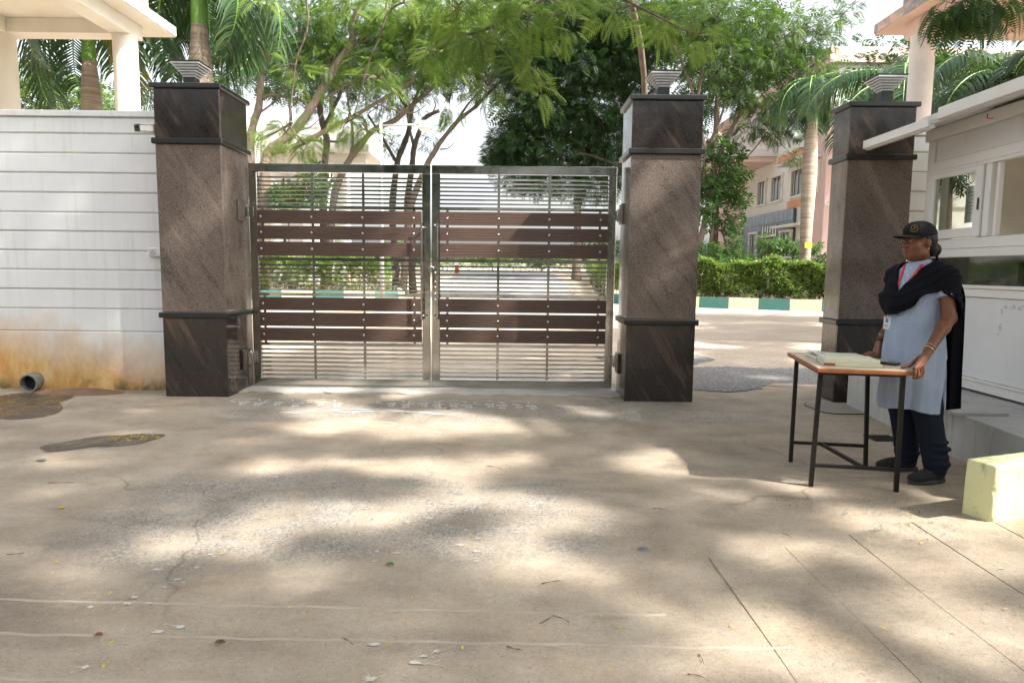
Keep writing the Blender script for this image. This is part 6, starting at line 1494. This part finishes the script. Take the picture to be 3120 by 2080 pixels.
# hedges
def hedge(label, pts, depth, h, dens, leaf='leaf_hedge', size=.16, z0=.2):
    a, b = Vector((*pts[0], 0)), Vector((*pts[1], 0)); L = (b-a).length; d = (b-a)/L; n_ = Vector((-d.y, d.x, 0))
    o = empty('hedge', ((a.x+b.x)/2, (a.y+b.y)/2, gz(a.y)), label, 'hedge', 'clipped hedges'); N_ = int(L*dens)
    u = rng.random(N_)*L; k = rng.random(N_); w = np.where(k < .55, rng.random(N_)**2*.3, rng.random(N_))*depth
    bump = .10*np.sin(u*2.1)+.07*np.sin(u*5.3+1)
    top = h+bump; z = z0+(top-z0)*np.where(rng.random(N_) < .35, 1-rng.random(N_)**2*.25, rng.random(N_)**.8)
    fr = .10*np.sin(u*3.3+z*4)
    P = np.array([[a.x, a.y, 0]])+u[:, None]*np.array(d)+(w+fr)[:, None]*np.array(n_); P[:, 2] = z+np.array([gz(y) for y in P[:, 1]])
    D = rng.normal(0, .6, (N_, 3))-np.array(n_)*.7; D[:, 2] += .25
    foliage('foliage', leaf, o, T_SPRIG, P, D, size*rng.uniform(.7, 1.3, N_), .5, (.55, .25))
    m = MB(); r = random.Random(int(L*10))
    for i in range(int(L*4)):
        p = a+d*r.random()*L+n_*depth*r.uniform(.2, .8); g = gz(p.y); m.tube([(p.x, p.y, g), (p.x+r.uniform(-.15, .15), p.y, g+h*.75)], [.018, .008], 5)
    m.build('stems', 'bark_dark', o, True)['kind'] = 'stuff'
    # soil behind the kerb
    return o
hedge('leafy light green hedge above the kerb before the pink building', ((6.0, 26.3), (13.8, 23.1)), 1.4, 1.66, 760, size=.26, z0=.38)
hedge('long green hedge behind the closed gate leaf by the white wall', ((-17, 29.0), (-5.2, 28.5)), 1.2, 1.78, 560, size=.22, z0=.36)
hedge('green hedge along the inner road by the kerb corner', ((4.9, 30.2), (5.9, 45)), 1.1, 1.5, 160, size=.24, z0=.4)
hedge('dark hedge above the far kerb', ((-12.5, 53), (-6.6, 53)), 1.2, 1.5, 200, 'leaf_deep', .24, z0=.4)
hedge('far hedge at the end of the inner road', ((-12, 71), (14, 71)), 1.2, 1.0, 90, size=.3, z0=.1)
simple('soil', (.13, .075, .045), (.08, .045, .03), 5, .95, .5, 20)
def bed(pts, z):
    return struct(MB().add([(x, y, gz(y)+z) for x, y in pts], [tuple(range(len(pts)))]).build('planting_bed', 'soil', None))
bed([(4.4, 28.3), (4.8, 27.1), (5.4, 26.4), (7.0, 25.55), (10.8, 23.9), (17, 21.6), (17, 28), (9, 29.5), (4.6, 29.8)], .33); bed([(-20, 28.9), (-12, 28.25), (-5.7, 28.1), (-5.0, 28.5), (-4.9, 29.3), (-5, 29.9), (-20, 29.9)], .33)

# ------------------------------------------------------------------ palms
def frond(parent, base, az, el, L, droop, n_=44, ll=.62, mat='leaf_palm', tint=.5, seed=0):
    r = np.random.default_rng(seed); pts = []; p = np.array(base, float); e = el; st = L/26
    for i in range(27):
        pts.append(p.copy()); p = p+st*np.array([math.cos(az)*math.cos(e), math.sin(az)*math.cos(e), math.sin(e)]); e -= droop/26*(1+.6*i/26)
    P = np.array(pts); m = MB().tube([tuple(q) for q in P[::2]], [.035*(1-.9*i/13) for i in range(14)], 6)
    fr = m.build('frond', 'crownshaft', parent, True)
    V = []; F = []; tn = []
    for k in range(n_):
        t = .10+.9*k/n_; i = min(int(t*26), 25); c = P[i]+(P[i+1]-P[i])*(t*26-i); tan = P[i+1]-P[i]; tan /= np.linalg.norm(tan)
        side = np.cross(tan, [0, 0, 1.]); side /= np.linalg.norm(side)+1e-9; up = np.cross(side, tan)
        ln = ll*(math.sin(math.pi*(.12+.83*t)))**.6
        for s in (1, -1):
            a = r.uniform(-.1, .55); d = tan*.55+side*s*(1-.25*a)+up*(.35-a); d /= np.linalg.norm(d)
            w = .022*(1+.3*r.random()); wv = np.cross(d, up); wv /= np.linalg.norm(wv)+1e-9
            q = len(V); g = np.array([0, 0, -1.])
            p1 = c+d*ln*.4+g*.06*ln; p2 = c+d*ln*.75+g*.28*ln; p3 = c+d*ln*.95+g*.62*ln
            V += [c+wv*w*.5, c-wv*w*.5, p1+wv*w, p1-wv*w, p2+wv*w*.8, p2-wv*w*.8, p3+wv*.003, p3-wv*.003]
            F += [(q, q+1, q+3, q+2), (q+2, q+3, q+5, q+4), (q+4, q+5, q+7, q+6)]; tn += [np.clip(r.normal(tint, .2), 0, 1)]*8
    np_mesh('leaflets', V, F, mat, fr, tn)['kind'] = 'stuff'
def palm(label, x, y, zc, zs, r0, nfr, L, seed, ztop=None, ph=0., lean=0, droop=1.9):
    p = empty('royal_palm', (x, y, gz(y)), label, 'palm', 'royal palms')
    ztop = ztop or zs+1.6
    prof = [(r0*.95, gz(y)), (r0*.85, gz(y)+zc*.15), (r0*.95, zc*.45), (r0*1.2, zc*.72), (r0*1.0, zc*.9), (r0*.72, zc)]
    auto_smooth(MB().lathe(prof, x, y, 0, 20).build('trunk', 'palm_bark', p), 60)
    auto_smooth(MB().lathe([(r0*.73, zc+.001), (r0*.74, zc+.2), (r0*.62, zc+(ztop-zc)*.5), (r0*.35, ztop), (r0*.12, ztop+.25)], x, y, 0, 18).build('crownshaft', 'crownshaft', p), 60)
    r = random.Random(seed)
    for i in range(nfr):
        az = ph+i*2.39996; el = R(r.uniform(-8, 70)) if i % 3 else R(r.uniform(-30, 10))
        frond(p, (x, y, ztop-.05+.1*r.random()), az, el, L*r.uniform(.85, 1.1), droop*r.uniform(.8, 1.15), seed=seed*31+i, mat='leaf_palm' if (r.random() < .8 or x > -8) else 'leaf_palm_dry')
    return p
palm('royal palm with green shaft rising behind the pillar beside the white wall', -6.22, 14, 6.05, 6.05, .205, 15, 3.0, 3, 7.5)
palm('royal palm seen between the cream porch columns', -9.02, 15, 5.62, 5.62, .185, 15, 3.1, 5, 7.0, ph=.5)
palm('tall royal palm with small yellow tag standing before the pink building', 11.45, 27, 7.1, 7.1, .24, 10, 2.9, 8, 8.6, ph=.9)
palm('royal palm whose fronds spread above the pillar beside the booth', 9.9, 18, 5.2, 5.2, .2, 22, 3.2, 11, 6.2, ph=.2, droop=1.6)
palm('royal palm with fronds arching over the booth roof', 10.2, 14.6, 4.4, 4.4, .2, 20, 2.7, 14, 5.4, ph=1.1, droop=1.7)
palm('royal palm at the far right behind the peach porch', 13.2, 17.5, 5.0, 5.0, .2, 20, 3.2, 17, 6.1, ph=.6, droop=1.6)
tg = at(2462, 747, 26.7); tag(box('number_tag', 'yellow_paint', None, tg.x-.14, tg.x+.14, 26.66, 26.7, tg.z-.11, tg.z+.11, c=0), 'small yellow number tag on the palm trunk by the hedge', 'tag')

# ------------------------------------------------------------------ roadside trees over and behind the camera: they cast the dapples
LIT = [(1180, 1285, 330, 42), (1000, 1255, 150, 26), (1480, 1290, 170, 20), (1640, 1318, 60, 10), (1000, 1405, 120, 16), (830, 1415, 120, 22), (1290, 1425, 200, 24), (1560, 1400, 90, 12), (2000, 1375, 50, 8), (1960, 1415, 90, 18), (2060, 1440, 110, 16),
       (1400, 1500, 120, 34), (900, 1560, 170, 40), (700, 1640, 200, 42), (1180, 1560, 130, 34), (480, 1650, 120, 30), (230, 1725, 80, 26), (85, 1805, 80, 24), (1480, 1520, 110, 30), (1650, 1570, 150, 36), (1560, 1660, 130, 34), (1800, 1590, 110, 26), (1780, 1730, 90, 26), (930, 1745, 90, 22),
       (2200, 1510, 70, 18), (2330, 1690, 210, 30), (2120, 1720, 160, 26), (2640, 1590, 170, 30), (2880, 1560, 120, 20), (2560, 1690, 120, 26), (2720, 1700, 180, 36), (2950, 1730, 170, 50), (3060, 1650, 120, 40), (2850, 1840, 180, 36), (2420, 1860, 200, 26), (2150, 1870, 200, 24), (2880, 1960, 170, 40), (2300, 1960, 220, 24), (3050, 1900, 120, 40), (2500, 2040, 200, 24), (2080, 2010, 200, 20), (3000, 2050, 120, 20), (200, 1385, 60, 10), (180, 1420, 80, 12), (2790, 1600, 80, 20),
       (2940, 1530, 90, 30), (3080, 1500, 60, 60), (2400, 1480, 60, 16), (1230, 1195, 70, 12), (1000, 1190, 120, 10), (750, 1340, 90, 10)]
le = []
for px_, py_, rx_, ry_ in LIT:
    x, y = gp(px_, py_); y2 = gp(px_, max(py_-ry_, 900))[1]; le.append((x, y, rx_*y/2080, max(y2-y, .07)))
def eq(px, py, d, r):
    p = at(px, py, d); return (p.x-SUN.x/SUN.z*p.z, p.y-SUN.y/SUN.z*p.z, r, r)
le += [eq(2420, 1060, 4.6, .16), eq(2800, 1180, 4.3, .13), eq(2770, 1220, 4.3, .10)]
for q_ in ((1380, 660), (1440, 690), (1500, 670), (1550, 640), (1400, 760), (1470, 750), (1590, 890), (1550, 950), (1510, 1000), (1460, 1060), (1240, 640), (1270, 700), (1265, 900), (1220, 980), (1160, 1040)): le.append(eq(*q_, 7.6, .16))
for q_ in ((2080, 500), (2020, 560), (2050, 800), (1990, 330), (600, 600), (570, 760), (650, 560)): le.append(eq(*q_, 6.98, .10))

le = np.array(le)
def canopy(x0, x1, y0, y1, n_, z0, z1):
    g = np.stack([rng.uniform(x0, x1, n_), rng.uniform(y0, y1, n_)], 1); z = rng.uniform(z0, z1, n_)
    q = ((g[:, None, 0]-le[None, :, 0])/(le[None, :, 2]+.10))**2+((g[:, None, 1]-le[None, :, 1])/(le[None, :, 3]+.09))**2
    keep = q.min(1) > 1
    nz = np.sin(g[:, 0]*2.7+1.3*np.sin(g[:, 1]*1.9))+np.sin(g[:, 1]*3.1+1.7*np.sin(g[:, 0]*1.3+2))
    keep &= ~((nz > 1.6) & (g[:, 1] > 5.6) & (g[:, 0] > -3))
    back = (g[:, 0] > -3.4) & (g[:, 0] < 1.7) & (g[:, 1] < 13.2); gap = (g[:, 0] >= 1.7) & (g[:, 0] < 5.6) & (g[:, 1] < 13.2) & (nz < .5)
    keep &= back | gap | (rng.random(n_) > np.clip((g[:, 1]-9.1)/.9, 0, 1))
    g, z = g[keep], z[keep]; s = np.array(SUN)
    return np.stack([g[:, 0]+s[0]/s[2]*z, g[:, 1]+s[1]/s[2]*z, z], 1)
rd = empty('roadside_tree', (13.5, -5.5, 0), 'tall spreading roadside tree overhanging the drive from the right', 'tree', 'roadside trees')
tl = []
for i, (pts, r0, r1) in enumerate([([(13.5, -5.5, -.1), (13.2, -5.3, 3), (12.5, -5, 6), (10.5, -4.5, 8.8), (8, -3, 10.2), (5, -1, 10.8), (2, 1, 10.9)], .32, .08), ([(12.5, -5, 6), (13, -2.5, 8.5), (13.5, 0, 10), (12, 2.5, 10.6)], .2, .06), ([(10.5, -4.5, 8.8), (9.5, -1.5, 10), (9, 1.5, 10.6), (8, 4, 10.8)], .14, .05), ([(10.5, -4.5, 8.8), (7, -5.5, 10.2), (3, -5.5, 10.7), (0, -4, 10.9)], .14, .05)]):
    limb('trunk' if i == 0 else 'branch', 'bark_dark', rd, pts, r0, r1)
P = canopy(-10.5, 7.5, -1.5, 13.4, 24000, 9.4, 11.6)
D = rng.normal(0, 1, (len(P), 3)); D[:, 2] *= .3
D = norm(D); P = P-D*.18; foliage('crown', 'leaf_shade', rd, T_PIN_LO, P, D, .40*rng.uniform(.7, 1.2, len(P)), .3)
# its low spray hanging into view at the top right
sp_ = empty('hanging_branch', (7.2, 1.5, 9.8), 'leafy branch with yellow blossom hanging down before the peach porch', 'branch')
q0 = at(2960, -20, 6.2); limb('bough', 'bark', sp_, [(7.2, 1.5, 9.8), (5.6, 4.2, 7.2), (q0.x+.3, 5.8, q0.z+1.2), tuple(q0)], .04, .012)
cl = [pc(2960, 20, 6.2, 90, 35, .35, 52, .26), pc(2900, 10, 6.2, 50, 30, .3, 24, .24), pc(3050, 30, 6.2, 50, 40, .3, 24, .24)]
twigs(sp_, 'bark', cl, [[q0]], 4, .005); P, D, S = clump_pts(cl); D[:, 2] -= .7; foliage('leaves', 'leaf_fresh', sp_, T_PIN, P, D, S, .5, (.35, .2))
fp = at(2985, 55, 6.1); Pn = np.array(fp)+rng.normal(0, .05, (40, 3)); foliage('blossom', 'petal_yellow', sp_, T_SIMPLE, Pn, rng.normal(0, 1, (40, 3)), np.full(40, .03))
# trees across the road behind the camera
for i, (x, y, s) in enumerate(((-12, -13, 1.1), (-4, -15, 1.0), (4.5, -14, 1.15), (13, -17, 1.2), (-20, -8, 1.1), (24, -12, 1.1))):
    o = empty('roadside_tree', (x, y, 0), ['round roadside tree across the road behind the viewpoint', 'tall roadside tree across the road facing the gate', 'broad roadside tree across the road facing the gate pillar', 'roadside tree across the road facing the booth', 'roadside tree along the white wall side', 'roadside tree along the booth side'][i], 'tree', 'roadside trees')
    limb('trunk', 'bark_dark', o, [(x, y, -.1), (x+.2, y, 1.5), (x, y+.2, 3.5)], .28, .15)
    c = [((x+rng.normal(0, 1.3), y+rng.normal(0, 1), 3.0+k*.75), (2.4*s, 2*s, 1.2), 110, .8) for k in range(7)]
    P, D, S = clump_pts(c); foliage('crown', 'leaf_deep', o, T_PIN_LO, P, D, S)

hedge('unseen tall hedge added across the road to darken the gate reflections', ((22, -9.5), (-22, -9.5)), 2.4, 6.8, 170, 'leaf_deep', .7, z0=.05)  # added out of view so the steel rails mirror something dark green
